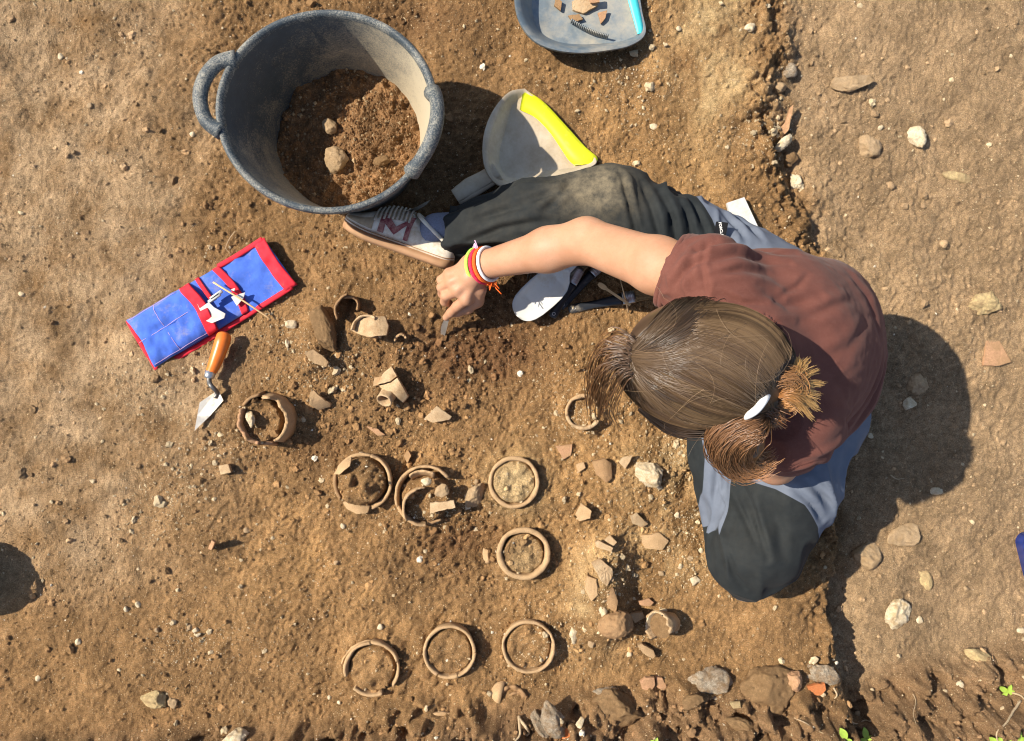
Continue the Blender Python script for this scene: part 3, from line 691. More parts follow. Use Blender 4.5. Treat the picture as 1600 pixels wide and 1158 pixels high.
def rock(label, px, py, wpx, hpx, zh, mat, rot=0, seed=0, cuts=9, sink=.4, lift=0.0, sub=4, rough=.10, name='stone', cat='stone', group=None, at=None):
    """faceted stone: sphere clipped by random planes and roughened"""
    if max(wpx, hpx) < 34: sub = min(sub, 3)
    r_ = np.random.default_rng(seed+100); V, Fa = ICO[sub]; V = V.copy()
    for _ in range(cuts):
        n = r_.normal(size=3); n /= np.linalg.norm(n); d = r_.uniform(.55, .86)
        s = V@n; k = s > d; V[k] -= np.outer((s[k]-d)*.92, n)
    V /= np.abs(V).max(0)
    V = V*(1+rough*(noise3(V, 2.2, seed)+.6*noise3(V, 5, seed+5)+.35*noise3(V, 11, seed+6))[:,None])
    V = V*np.array([wpx*M/2, hpx*M/2, zh/2]); V = V@rotz(rot*D2R).T
    un = V/(np.linalg.norm(V,axis=1,keepdims=True)+1e-9); V = V+un*((.0030*noise3(V,110,seed+7)+.0020*noise3(V,260,seed+8)+.0016*noise3(V,520,seed+9))*min(1,(wpx+hpx)/50))[:,None]
    if at is None:
        g = G(px, py); c = P(px, py, g[2]+zh*.5*(1-min(1.05,sink+.38))+lift)
    else: c = np.array(at)
    o = mk(name, V+c, Fa, MAT[mat], loc=(c[0], c[1], c[2]-zh*.4)); tag(o, label, cat, group); return o
rock('long brown soil-caked stone leaning left of the standing sherds', 502, 510, 34, 84, .05, 'stone_brown', 22, 1, 8, .75)
rock('large pale stone half buried in the orange soil', 1018, 740, 56, 40, .05, 'stone_white', -30, 2, 10, .55)
rock('white stone chip inside the high-standing broken pot', 392, 655, 14, 26, .02, 'stone_white', 10, 3, 10, at=P(391,655,BASEZ[(410,657)]+.056))
rock('pale lump of stone sitting in the crushed pot', 692, 765, 26, 20, .022, 'stone_tan', 20, 4, 8, at=P(692,766,cz+.044))
rock('small pale lump on top of the crushed pot', 666, 752, 15, 13, .014, 'stone_white', 0, 5, 8, at=P(666,752,cz+.056))
rock('oval brown stone leaning between crushed pot and pale-filled rim', 743, 773, 28, 46, .04, 'stone_tan', -22, 6, 6, .3)
rock('small white chip at the foot of the oval brown stone', 731, 792, 11, 11, .010, 'stone_white', 0, 7, 8, .3)
rock('round brown stone behind the soil ring by the thick-lipped rim', 761, 868, 14, 26, .02, 'clay', 10, 8, 5, .3)
rock('pale yellow rock with a broken right end, bottom left', 245, 1090, 48, 30, .04, 'stone_yellow', -12, 9, 10, .5)
rock('light brown broken piece against the pale yellow rock', 270, 1098, 18, 20, .02, 'stone_tan', 20, 10, 8, .5)
rock('pale rounded rock cut by the bottom edge of the frame', 366, 1156, 50, 30, .05, 'stone_white', 10, 11, 8, .5)
rock('white lumpy mortar block in the right-hand strip', 1399, 957, 46, 48, .045, 'stone_white', 15, 12, 9, .6, rough=.3)
rock('small white lump right of the white mortar block', 1437, 969, 11, 12, .01, 'stone_white', 0, 13, 8, .4)
rock('cream heart-shaped stone in the right-hand strip', 1431, 216, 29, 38, .035, 'stone_white', 18, 14, 8, .4)
rock('tan worn stone left of the cream heart-shaped stone', 1358, 231, 38, 42, .030, 'stone_tan', 8, 15, 9, .5)
rock('long pale tan stone embedded near the top of the right-hand strip', 1332, 129, 70, 28, .024, 'stone_tan', 4, 16, 8, .6)
rock('yellow pitted rock at the right of the strip', 1541, 473, 58, 34, .030, 'stone_yellow', 14, 17, 9, .5, rough=.3)
rock('brown and white crusted lump lying in the person\'s shadow', 1432, 600, 34, 36, .03, 'stone_tan', 30, 18, 8, .5, rough=.3)
rock('bright white lump beside the brown crusted lump in shadow', 1421, 630, 22, 22, .02, 'stone_white', 0, 19, 9, .4)
rock('dull grey-brown stone in shadow close by the person\'s hip', 1334, 672, 40, 40, .035, 'stone_tan', 20, 20, 8, .5)
rock('white flake in the shade near the person\'s hip', 1361, 681, 12, 10, .01, 'stone_white', -30, 48, 8, .3)
rock('small pale lump at the lower edge of the person\'s shadow', 1464, 768, 20, 14, .014, 'stone_white', 0, 21, 8, .5)
rock('white angular stone standing in the crumbled edge', 1223, 223, 18, 36, .032, 'stone_white', -45, 22, 9, .2, .012)
rock('pale angular pebble near the top of the crumbled edge', 1172, 43, 17, 14, .016, 'stone_white', 20, 23, 8, .2)
rock('grey crusted stone in the crumbled edge below the top pebble', 1232, 112, 26, 28, .034, 'stone_grey', 0, 24, 8, .4)
rock('brown rounded stone in the crumbled edge', 1218, 137, 22, 16, .022, 'stone_tan', 0, 25, 7, .3)
rock('brown clod lodged under the white angular stone', 1231, 250, 30, 26, .03, 'stone_brown', 10, 26, 8, .4)
rock('white crumbly stone at the dark edge above the trousers', 1243, 288, 20, 34, .03, 'stone_white', 20, 27, 9, .5, rough=.3)
rock('large grey-white mortar rock in the bottom bank', 1112, 1066, 66, 48, .06, 'stone_grey', -15, 28, 9, .65, rough=.25)
rock('brown boulder sunk in the bank right of the grey-white rock', 1205, 1078, 90, 72, .08, 'stone_brown', 5, 29, 8, .95, rough=.2)
rock('tan block at the right shoulder of the sunken boulder', 1240, 1062, 26, 34, .05, 'clay_pink', 12, 30, 8, .3)
rock('dark grey rock above the orange-red tile chip', 1284, 1053, 58, 34, .05, 'stone_grey', -12, 31, 9, .65, rough=.25)
rock('grey slab of mortar tilted in the bottom bank, larger of the pair', 862, 1124, 34, 62, .05, 'stone_grey', 32, 32, 9, .3)
rock('thin grey slab lying against the larger grey slab', 843, 1130, 20, 50, .04, 'stone_grey', 30, 33, 9, .3)
rock('pale pebble standing upright beside the red-brown pot belly', 906, 1130, 12, 20, .018, 'stone_white', -20, 34, 7, .1, .006)
rock('brown rock ledge in the middle of the bottom bank', 960, 1108, 90, 56, .07, 'stone_brown', -8, 35, 10, .9, rough=.2)
rock('grey flat stone on top of the brown rock ledge', 948, 1082, 42, 16, .03, 'stone_grey', 8, 36, 8, .3)
rock('tan rock with pale flecks low in the bottom bank', 1155, 1132, 46, 30, .04, 'stone_brown', -25, 37, 9, .8)
rock('pale yellow-white stone near the right bottom corner', 1527, 1024, 56, 22, .03, 'stone_yellow', -28, 38, 10, .4)
rock('yellow streaked stone sunk in the strip above the mortar block', 1446, 906, 22, 42, .02, 'stone_yellow', 22, 39, 8, .7)
rock('pale brown ledge of stone at the sunlit edge of the shadow', 1412, 838, 60, 40, .04, 'stone_tan', 10, 40, 8, .6)
rock('tan rock pressed against the step by the person\'s knee', 1352, 868, 50, 50, .05, 'stone_tan', 0, 41, 8, .5)
rock('small yellow streak of stone in the upper right strip', 1497, 277, 50, 16, .012, 'stone_yellow', -14, 42, 8, .7)
rock('pale slab of stone beneath the cluster by the strip edge', 1080, 1098, 40, 22, .02, 'stone_brown', 12, 43, 8, .4)
rock('long white bone-like stone left of the soil ridge', 897, 991, 14, 30, .014, 'stone_white', -8, 44, 7, .5)
rock('rounded brown vessel belly at the foot of the soil ridge', 962, 976, 56, 40, .060, 'clay_dark', 12, 70, 2, .15, rough=.06, name='vessel_belly', cat='pot')
slab('upright curved sherd bedded in the middle of the soil ridge', [(944,925),(958,918),(966,940),(962,958),(950,952)], .014, .02, 'clay_dark', .5, 20, (.1,.1), seed=91)
slab('flat clay sherd bedded left of the upright ridge sherd', [(918,900),(932,905),(934,930),(924,940),(914,922)], .008, .010, 'clay', .1, 20, (.1,.0), seed=92)
slab('broad brown sherd half buried right of the ridge top', [(1000,838),(1030,832),(1046,846),(1036,860),(1008,858)], .010, .012, 'clay', .1, 0, (0,.15), seed=93)
slab('thin broken rim sherd lying between the cup and the ridge', [(985,960),(1004,956),(1008,966),(992,974)], .012, .010, 'clay', .2, 0, (0,.1), seed=94)
rock('cream stone chip on the slope of the soil ridge', 942, 957, 12, 20, .012, 'stone_white', 20, 45, 7, .4)
rock('pale sandy lump right of the long white stone', 925, 1005, 14, 14, .012, 'stone_tan', 20, 46, 7, .4)
rock('small chunk of white stone between cup and ridge foot', 983, 1023, 10, 9, .010, 'stone_white', 20, 47, 9, .2)
rock('brown soil clod by the top of the spouted jar', 604, 585, 24, 20, .02, 'stone_brown', 0, 49, 7, .4)
rock('pale lump at the corner of the blue roll', 455, 507, 19, 15, .018, 'stone_white', 10, 50, 8, .3)
rock('narrow pale chip below the pale lump by the roll', 449, 538, 7, 15, .008, 'stone_white', 10, 51, 8, .3)
peb = [(385,829,9,8),(1086,908,15,14),(1021,198,10,11),(1033,896,9,8),(215,945,9,8),(535,822,8,9),(525,880,9,7),(122,1003,9,8),(197,952,8,7),(1078,872,9,8),(1030,762,8,7),(1376,200,8,7),(860,1027,6,8),(515,1090,7,6),(530,1098,6,6),(744,753,8,8),(594,980,9,8),(60,1060,9,8),(296,980,8,8),(305,985,9,8),(310,992,8,6),(245,985,7,7),(1063,885,8,7),(1500,1070,12,10),(1340,1115,9,8),(1330,1130,9,10),(300,210,8,8),(140,165,9,8),(95,88,9,9),(1058,805,9,9),(1510,920,8,8),(1595,985,10,12),(1095,860,9,8),(955,905,8,8),(1060,45,8,8),(1200,10,8,7)]
LAND = [('rubber tub',510,172),('blue tool roll',325,475),('trowel blade',328,640),('high-standing broken pot',410,657),('soil-packed pot',566,754),('crushed pot',664,776),('pale-filled clay rim',803,754),('thick-lipped clay rim',818,866),('leftmost bottom ring',580,1047),('middle bottom ring',702,1020),('rightmost bottom ring',826,1012),('tilted cup',1030,978),('soil ridge',944,905),('pale yellow rock',245,1090),('white mortar block',1399,957),('folded knee',1180,880),('cream heart-shaped stone',1431,216),('cyan-lipped dustpan',910,20),('orange-red tile chip',1276,1078),('blue tray',1595,895),('raised knee',955,300),('round shadow at the left edge',35,905),('big pale stone',1018,740)]
used_lab = {}
def peblabel(x, y):
    c = sorted(LAND, key=lambda l: math.hypot(l[1]-x, l[2]-y))
    for n_, lx, ly in c[:5]:
        dx, dy = x-lx, y-ly; d = ('above' if dy < 0 else 'below') if abs(dy) > 2.2*abs(dx) else ('right of' if dx > 0 else 'left of') if abs(dx) > 2.2*abs(dy) else ('up and ' if dy < 0 else 'down and ')+('right from' if dx > 0 else 'left from')
        lab = 'small pale pebble lying %s the %s' % (d, n_)
        if lab not in used_lab: used_lab[lab] = 1; return lab
    return lab.replace('small', 'tiny')
for k, (x, y, w, h) in enumerate(peb):
    rock(peblabel(x, y), x, y, w*1.15, h*1.15, .009, 'stone_white' if k%3 else 'stone_tan', k*37, 200+k, 7, .05, sub=2, name='pebble', cat='pebble', group='small pale pebbles strewn over the dig floor')
# ------------------------------------------------------------------ plastics, cloth, metal
def plain(name, col, rough=.5, spec=.5, metal=0.0, var=.08, scale=80, bump=0.0, bdist=.0005, dust=None, dustamt=0.0, dscale=30, trans=0.0, sheen=0.0):
    m, nt, b = nodes(name)
    n = tnoise(nt, scale, 4, .6); v = ramp(nt, n, 1-var, 1+var, .3, .7)
    cc = nt.nodes.new('ShaderNodeCombineColor')
    for i in range(3): nt.links.new(v, cc.inputs[i])
    out = mixc(nt, 1.0, cc.outputs[0], col, 'MULTIPLY')
    if dust is not None:
        d = ramp(nt, tnoise(nt, dscale, 7, .72), 0, 1, .64-dustamt*.45, .85-dustamt*.3); out = mixc(nt, d, out, dust)
        rr = ramp(nt, d, rough, .95); nt.links.new(rr, b.inputs['Roughness'])
    else: b.inputs['Roughness'].default_value = rough
    nt.links.new(out, b.inputs['Base Color']); b.inputs['Specular IOR Level'].default_value = spec; b.inputs['Metallic'].default_value = metal
    b.inputs['Transmission Weight'].default_value = trans
    if sheen: b.inputs['Sheen Weight'].default_value = sheen
    if bump: bumpn(nt, b, tnoise(nt, scale*5, 3, .6), bump, bdist)
    return m
def tubmat(name, base, dust, lo, hi, gx, gzv, off):
    """rubber with a dust film: patchy, scratched, thicker low down and towards the lower right in plan"""
    m, nt, b = nodes(name); tcn = nt.nodes.new('ShaderNodeTexCoord'); sx = nt.nodes.new('ShaderNodeSeparateXYZ'); nt.links.new(tcn.outputs['Object'], sx.inputs[0])
    n1 = tnoise(nt, 14, 8, .75, dist=.6); n2 = tnoise(nt, 320, 4, .75)
    a = ramp(nt, sx.outputs[0], -gx, gx, -.2, .2); c = ramp(nt, sx.outputs[2], gzv, -gzv, 0, .3); bb_ = ramp(nt, sx.outputs[1], gx*.7, -gx*.7, -.2, .2)
    def add(p, q, op='ADD'):
        k = nt.nodes.new('ShaderNodeMath'); k.operation = op
        for z_, w_ in ((0,p),(1,q)):
            if isinstance(w_, float): k.inputs[z_].default_value = w_
            else: nt.links.new(w_, k.inputs[z_])
        return k.outputs[0]
    f = add(add(add(n1, add(a, c)), add(bb_, off)), ramp(nt, n2, -.30, .30, .25, .75)); f = ramp(nt, f, 0, 1, lo, hi)
    v = mixc(nt, tnoise(nt, 60, 4, .6), tuple(x*.7 for x in base), tuple(x*1.35 for x in base))
    out = mixc(nt, f, v, dust); nt.links.new(out, b.inputs['Base Color']); nt.links.new(ramp(nt, f, .5, .95), b.inputs['Roughness'])
    b.inputs['Specular IOR Level'].default_value = .35; bumpn(nt, b, n2, .5, .001); return m
MAT['rubber'] = tubmat('dusty_tub_rubber', (.040,.052,.062), (.44,.40,.32), .42, .92, 0.0, 0.0, 0.0)
MAT['rubber_in'] = tubmat('soil_coated_tub_inside', (.048,.062,.074), (.44,.365,.25), .12, .70, .42, .12, .0)
MAT['pan_clear'] = plain('milky_dusty_plastic', (.58,.49,.36), .45, .4, 0, .08, 40, .15, .0004, (.44,.345,.235), .75, 16, trans=.10)
MAT['pan_grey'] = plain('blue_grey_pan_plastic', (.10,.13,.155), .4, .5, 0, .12, 40, .15, .0004, (.30,.27,.22), .45, 18)
MAT['pan_inside'] = plain('dusty_pan_inside', (.15,.18,.20), .5, .4, 0, .15, 40, .15, .0004, (.36,.32,.25), .55, 14)
MAT['lip_yellow'] = plain('fluorescent_yellow_lip', (.86,.86,.02), .45, .4, 0, .05, 60, 0, 0, (.5,.45,.1), .15, 40)
MAT['lip_cyan'] = plain('cyan_rubber_lip', (.08,.70,.70), .45, .4)
MAT['blue_cloth'] = plain('blue_canvas', (.060,.135,.52), .85, .12, 0, .18, 40, .7, .0006, (.25,.24,.32), .22, 25, sheen=.2)
MAT['red_trim'] = plain('red_binding_tape', (.62,.028,.045), .75, .15, 0, .15, 90, .5, .0004, (.5,.15,.1), .1, 40)
MAT['stitch'] = plain('pink_thread', (.62,.40,.55), .8, .1)
MAT['white_plastic'] = plain('white_plastic', (.54,.53,.50), .42, .4, 0, .05, 40, 0, 0, (.48,.40,.29), .30, 25)
MAT['orange'] = plain('orange_varnished_wood', (.72,.17,.02), .35, .5, 0, .12, 50)
MAT['steel'] = plain('worn_steel', (.50,.46,.40), .38, .5, .75, .15, 60, .2, .0003, (.42,.33,.22), .35, 30)
MAT['steel_dark'] = plain('dark_steel', (.16,.15,.14), .45, .5, .7, .2, 60)
MAT['ferrule'] = plain('tin_ferrule', (.55,.54,.52), .3, .5, .85, .1, 60)
MAT['black_handle'] = plain('black_lacquered_wood', (.018,.020,.024), .3, .5, 0, .1, 60, 0, 0, (.30,.24,.17), .25, 22)
MAT['bristle'] = plain('brown_bristle', (.30,.19,.085), .7, .3, 0, .35, 300)
MAT['bristle_dark'] = plain('grey_black_bristle', (.10,.085,.07), .7, .3, 0, .45, 300, 0, 0, (.40,.32,.22), .35, 200)
MAT['wood'] = plain('pale_stick_wood', (.66,.44,.22), .6, .3, 0, .12, 120)
MAT['tray_blue'] = plain('glossy_blue_plastic', (.015,.075,.50), .25, .5)
MAT['white_cloth'] = plain('white_elastic', (.78,.76,.72), .7, .2)
MAT['black_cloth'] = plain('black_woven_tag', (.012,.012,.014), .8, .1)

# ------------------------------------------------------------------ rubber tub with soil
tc_ = P(510,172,.25); TX, TY = tc_[0], tc_[1]; TR = .203; TH = .31
def tubpt(r, z, a):
    q = z/TH; r = r*(1-.018*q); return (TX+r*(1+.030*q)*math.cos(a), TY+r*(1-.055*q)*math.sin(a), z*.80)
def revolve(prof, n=120):
    V = []; Fs = []; m = len(prof)
    for r, z in prof:
        for k in range(n): V.append(tubpt(r*(1+.006*math.sin(3*2*math.pi*k/n)), z+ .004*math.sin(2*2*math.pi*k/n+.5)*z/TH, 2*math.pi*k/n))
    for i in range(m-1):
        for k in range(n): Fs.append((i*n+k, i*n+(k+1)%n, (i+1)*n+(k+1)%n, (i+1)*n+k))
    return np.array(V), Fs
tz = -.012
tub = thing('rubber_tub', 'large dusty blue-grey two-handled rubber tub part filled with soil', 'tub', (TX, TY, 0))
v, f = revolve([(.01,tz),(.142,tz),(.148,.004),(.154,.05),(.172,.15),(.180,.20),(.183,.202),(.190,.25),(.195,.285),(.199,.29),(.2065,.296),(.2085,.304),(.2065,.311)]); mk('outer_wall', v, f, MAT['rubber'], tub)
v, f = revolve([(.2065,.311),(.2035,.3145),(.1985,.3135),(.1945,.308),(.1925,.296)]); mk('rim', v, f, MAT['rubber'], tub)
v, f = revolve([(.1925,.296),(.186,.26),(.172,.18),(.158,.10),(.149,.045),(.143,.012),(.01,.010)]); mk('inner_wall', v, f, MAT['rubber_in'], tub)
def handle(a0, a1, out, up, dip=.0):
    pts = []
    for t in np.linspace(0,1,9):
        a = (a0+(a1-a0)*t)*D2R; s = math.sin(math.pi*t)**.55
        p = np.array(tubpt(.2005+out*s, .304, a)); p[2] += up*s; pts.append(p)
    v, f = tube(resample(pts, 40), np.interp(np.linspace(0,1,40), [0,.12,.5,.88,1], [.0170,.0135,.0140,.0135,.0170]), 12, True, 1.0); return v, f
v, f = handle(148, 192, .038, .004); mk('handle', v, f, MAT['rubber'], tub)
v, f = handle(11, -38, .010, .036); mk('handle', v, f, MAT['rubber'], tub)
# soil inside
n, mm_ = 130, 46; V = [];
for i in range(mm_):
    r = .156*i/(mm_-1)
    for k in range(n):
        a = 2*math.pi*k/n; V.append((TX+r*math.cos(a)*1.008, TY+r*math.sin(a)*.99, 0))
V = np.array(V); u = V[:,0]-TX; w = V[:,1]-TY
V[:,2] = .055+.10*u*.15-.06*w*.2+.05*np.exp(-((u-.05)**2+(w+.0)**2)/.008)*.45+.018*fbm2(V[:,0],V[:,1],22,3,401)+.012*fbm2(V[:,0],V[:,1],85,3,403)
FI = [(i*n+k, i*n+(k+1)%n, (i+1)*n+(k+1)%n, (i+1)*n+k) for i in range(mm_-1) for k in range(n)]
r_ = np.random.default_rng(77); cn = 2400; BV, BF = OCTA; parts = [(V, FI)]
ra = .150*np.sqrt(r_.uniform(0,1,cn)); aa = r_.uniform(0,6.283,cn); CX = TX+ra*np.cos(aa); CY = TY+ra*np.sin(aa)
uu = CX-TX; ww = CY-TY
CZ = .055+.015*uu-.012*ww+.0225*np.exp(-((uu-.05)**2+ww**2)/.008)+.018*fbm2(CX,CY,22,3,401)+.012*fbm2(CX,CY,85,3,403)
rad = .0014*(1-r_.uniform(0,1,cn)*.97)**(-1/2.3); rad = np.clip(rad, .0014, .0075)
cv = (BV[None]*r_.uniform(.65,1.25,(cn,len(BV),1))*rad[:,None,None])+np.stack([CX,CY,CZ+rad*.3],1)[:,None]
CF = (BF[None]+(np.arange(cn)*len(BV))[:,None,None]).reshape(-1,3)+len(V)
VV = np.vstack([V, cv.reshape(-1,3)])
base = np.array([.235,.128,.058])
cc_ = np.ones((len(V),3))*base*(1+.5*fbm2(V[:,0],V[:,1],30,3,409))[:,None]
kc = np.where(r_.uniform(0,1,cn)[:,None] < .16, np.array([.46,.33,.19]), base*r_.uniform(.75,1.5,(cn,1)))
cl = np.vstack([cc_, np.repeat(kc, len(BV), 0)])
o = mk('tub_soil', VV, FI+[tuple(q) for q in CF], MAT['ground'], smooth=False, col=cl, loc=(TX,TY,.04)); tag(o, 'loose brown soil heaped in the bottom of the rubber tub', 'soil', kind='stuff')
rock('big tan earth clod on the soil in the tub', 522, 251, 38, 42, .040, 'stone_tan', 10, 300, 9, at=P(523,251,.075), name='earth_clod', cat='clod')
rock('smaller tan earth clod above the big one in the tub', 515, 197, 20, 25, .022, 'stone_tan', 30, 301, 8, at=P(515,197,.074), name='earth_clod', cat='clod')
rock('dark flat clod at the right of the soil in the tub', 597, 252, 26, 16, .018, 'stone_brown', 10, 302, 8, at=P(597,251,.082), name='earth_clod', cat='clod')

# unseen scaled tub copy, added left of the frame to throw the shadow there
def copy_tree(o, parent=None):
    c = o.copy(); COL.objects.link(c); c.parent = parent
    for ch in list(o.children): copy_tree(ch, c)
    return c
t2 = copy_tree(tub); t2.location = (-1.225, -.435, 0); t2.scale = (.42,.42,.42); t2['label'] = 'small unseen rubber bucket added outside the left edge to throw the round shadow there'; t2['category'] = 'bucket'; t2.name = 'shadow_bucket'

# ------------------------------------------------------------------ dustpans
def dustpan(label, outline, heights, zf, centre, lip, mats, handle=None, loc=None, rimw=.004):
    """outline: pixel points round the pan; heights: wall height at each; floor inside, lip strip"""
    n = 96; O = np.array([P(x, y, zf+h)[:2] for (x, y), h in zip(outline, heights)]); hh = np.array(heights, float)
    Oc = resample(np.vstack([np.column_stack([O, hh]), np.append(O[0], hh[0])]), n+1)[:n]; Oc[:,2] = np.clip(Oc[:,2], .001, None)
    c = np.array(P(centre[0], centre[1], zf)[:2])
    t = thing('dustpan', label, 'dustpan', (c[0], c[1], zf-.004))
    V = []; Fs = []
    def ring(q, zadd, k): 
        for x, y, h in Oc: 
            d = np.array([x,y])-c; L = np.linalg.norm(d); s = max(0.02,(L-q*h-k)/L); V.append((*(c+d*s), zf+zadd*h+.0015))
    # inside: rim -> down the wall -> floor
    ring(-.0,1.0,-rimw); ring(0,1.0,0); ring(.18,.8,.002); ring(.34,.45,.004); ring(.52,.14,.006); ring(.85,.02,.010)
    for q in (.7,.4,.1):
        for x, y, h in Oc:
            d = np.array([x,y])-c; L = np.linalg.norm(d); s = max(.02,(L-.85*h-.010)/L)*q; p = c+d*s; V.append((p[0],p[1],zf+.0015+.0008*noise2(p[0]*60,p[1]*60,1,3)))
    K = 9
    for i in range(K-1):
        for k in range(n): Fs.append((i*n+k, i*n+(k+1)%n, (i+1)*n+(k+1)%n, (i+1)*n+k))
    Fs.append(tuple((K-1)*n+k for k in range(n)))
    mk('pan_wall', np.array(V), Fs[:4*n], MAT[mats[3] if len(mats) > 3 else mats[0]], t)
    mk('pan_floor', np.array(V)[4*n:], [tuple(i-4*n for i in q) for q in Fs[4*n:]], MAT[mats[0]], t)
    # outside skin with a turned rim
    V = []; Fs = []
    ring(0,1.0,-rimw); ring(0,.93,-rimw-.0012); ring(.03,.86,-rimw); ring(.15,.5,-.001); ring(.30,.0,-.001)
    for i in range(4):
        for k in range(n): Fs.append(((i+1)*n+k, (i+1)*n+(k+1)%n, i*n+(k+1)%n, i*n+k))
    mk('outer_shell', np.array(V)-np.array([0,0,.001]), Fs, MAT[mats[1]], t)
    # rubber lip
    A = resample([P(x, y, zf) for x, y in lip[0]], 24); B = resample([P(x, y, zf+.004) for x, y in lip[1]], 24)
    V = []; 
    for i in range(24):
        a, b = A[i], B[i]
        V += [a+[0,0,.0005], a+[0,0,.004], (a+b)/2+[0,0,.0045], b+[0,0,.0035], b+[0,0,.001]]
    Fs = []
    for i in range(23):
        for k in range(4): Fs.append((i*5+k, i*5+k+1, (i+1)*5+k+1, (i+1)*5+k))
    Fs += [(0,1,2,3,4), tuple(23*5+k for k in (4,3,2,1,0))]
    mk('lip', np.array(V), Fs, MAT[mats[2]], t)
    if handle:
        pts, wid = handle
        v, f = tube(resample([P(*q) for q in pts], 24), np.interp(np.linspace(0,1,24), np.linspace(0,1,len(wid)), wid), 14, True, .42, up=(0,0,1)); mk('handle', v, f, MAT[mats[1]], t)
        v, f = tube(resample([P(q[0], q[1], q[2]+.006) for q in pts], 24), np.interp(np.linspace(0,1,24), np.linspace(0,1,len(wid)), np.array(wid)*.62), 10, True, .35, up=(0,0,1)); mk('handle_web', v, f, MAT[mats[0]], t)
    return t
yz = max(gz(*P(x,y,.0)[:2]) for x in range(770,930,12) for y in range(150,280,12))+.004
dustpan('milky grey dustpan with a fluorescent yellow lip beside the tub',
  [(820,142),(846,164),(878,198),(906,226),(929,250),(915,262),(880,272),(840,283),(800,291),(776,284),(761,262),(757,232),(762,200),(776,170),(797,147)],
  [.004,.002,.002,.002,.004,.016,.030,.036,.042,.046,.050,.054,.052,.044,.022], yz, (828,222),
  ([(818,140),(849,160),(884,197),(913,229),(933,247),(930,256)], [(812,172),(836,184),(858,206),(876,232),(888,250),(898,259)]), ('pan_clear','pan_clear','lip_yellow'),
  ([(778,268,yz+.036),(758,281,yz+.034),(735,294,yz+.034),(712,309,yz+.032)], [.020,.021,.023,.019]))
gzp = max(gz(*P(x,y,0)[:2]) for x in range(820,1000,14) for y in range(-100,70,14))+.003
dustpan('blue-grey dustpan with a cyan lip holding sherds, cut by the top edge',
  [(978,-95),(990,-40),(1000,15),(1006,50),(985,68),(950,76),(905,80),(862,74),(830,56),(810,20),(808,-30),(822,-80),(860,-115),(920,-125)],
  [.003,.002,.002,.005,.022,.034,.048,.056,.058,.058,.056,.054,.046,.026], gzp, (915,-22),
  ([(972,-90),(986,-40),(998,10),(1005,46),(1003,53)], [(958,-85),(970,-40),(982,5),(992,40),(996,54)]), ('pan_inside','pan_grey','lip_cyan','pan_grey'),
  ([(812,-60,gzp+.03),(780,-90,gzp+.03),(740,-130,gzp+.02)], [.018,.018,.016]))
# comb teeth along the inner wall of each pan
def teeth(pts, z, n, L, mat, lean):
    A = resample([P(x, y, z) for x, y in pts], n); parts = []
    for i in range(n): parts.append(box(A[i]+np.array([0,0,L/2]), .0022, .0045, L, rotz(lean)))
    return join(parts)
for pn, a in ((0, ([(893,36),(912,47),(930,55),(948,60)], gzp+.006, 22, .018, 'pan_grey', -1.0)),):
    v, f = teeth(*a); dp = [o for o in COL.objects if o.name.startswith('dustpan') and o.parent is None][-1]; mk('comb_teeth', v, f, MAT['pan_inside'], dp)
for k, (lb, pts, mt, th) in enumerate([('brown sherd leaning in the corner of the cyan-lipped dustpan', [(868,-4),(878,2),(876,16),(866,8)], 'clay_dark', .006),
  ('dark brown flat sherd at the comb of the cyan-lipped dustpan', [(888,24),(905,22),(911,30),(896,35)], 'clay_dark', .006),
  ('pale pink pointed sherd right of centre in the cyan-lipped dustpan', [(934,20),(949,16),(946,28),(939,36)], 'clay_pink', .006),
  ('cream tile fragment at the top of the cyan-lipped dustpan', [(894,2),(922,-8),(934,8),(912,20),(895,14)], 'clay_pale', .008),
  ('small pink-brown sherd on the cream tile fragment', [(920,-6),(936,-8),(937,3),(923,4)], 'clay_pink', .006)]):
    slab(lb, pts, gzp+(.012 if k < 4 else .024), th, mt, .05, 20*k, (.05,.1), seed=60+k, rel=False)

# ------------------------------------------------------------------ blue tool roll
rz = .012
A0 = P(197,500,rz); A1 = P(243,577,rz); B0 = P(412,372,rz); B1 = P(463,445,rz)
def RU(u, v, z=0.0):
    """u along the roll 0..1, v across -0.5 (lower edge) .. 0.5"""
    t = v+.5; a = A1+(A0-A1)*t; b = B1+(B0-B1)*t; p = a+(b-a)*u; return np.array([p[0], p[1], z])
rg = gz(*RU(.5,0)[:2])
roll = thing('tool_roll', 'blue canvas tool roll with red binding, its right flap open', 'tool roll', (*RU(.5,0)[:2], rg))
def sheet(u0, u1, v0, v1, zf, th=.003, nu=40, nv=20, ub=None):
    """padded cloth panel; zf(u,v) top height"""
    V = []; Fs = []
    for s in (0,1):
        for i in range(nu+1):
            for j in range(nv+1):
                v = v0+(v1-v0)*j/nv; uu = u0+(u1-u0)*i/nu
                if ub: uu += ub*math.cos(math.pi*v)
                V.append(RU(uu, v, rg+zf(uu, v)-(th if s else 0)))
    w = nv+1; off = (nu+1)*w
    for i in range(nu):
        for j in range(nv):
            a = i*w+j; Fs.append((a, a+w, a+w+1, a+1)); Fs.append((off+a, off+a+1, off+a+w+1, off+a+w))
    per = [i*w for i in range(nu+1)]+[nu*w+j for j in range(1,nv+1)]+[i*w+nv for i in range(nu-1,-1,-1)]+[j for j in range(nv-1,0,-1)]
    for k in range(len(per)):
        a, b = per[k], per[(k+1)%len(per)]; Fs.append((b, a, off+a, off+b))
    V = np.array(V); c = RU(.5,0,0)
    if np.cross(V[w]-V[0], V[1]-V[0])[2] < 0: Fs = [tuple(reversed(q)) for q in Fs]
    return V, Fs
def ez(u, v): return max(0.0, 1-(2*abs(v))**6)
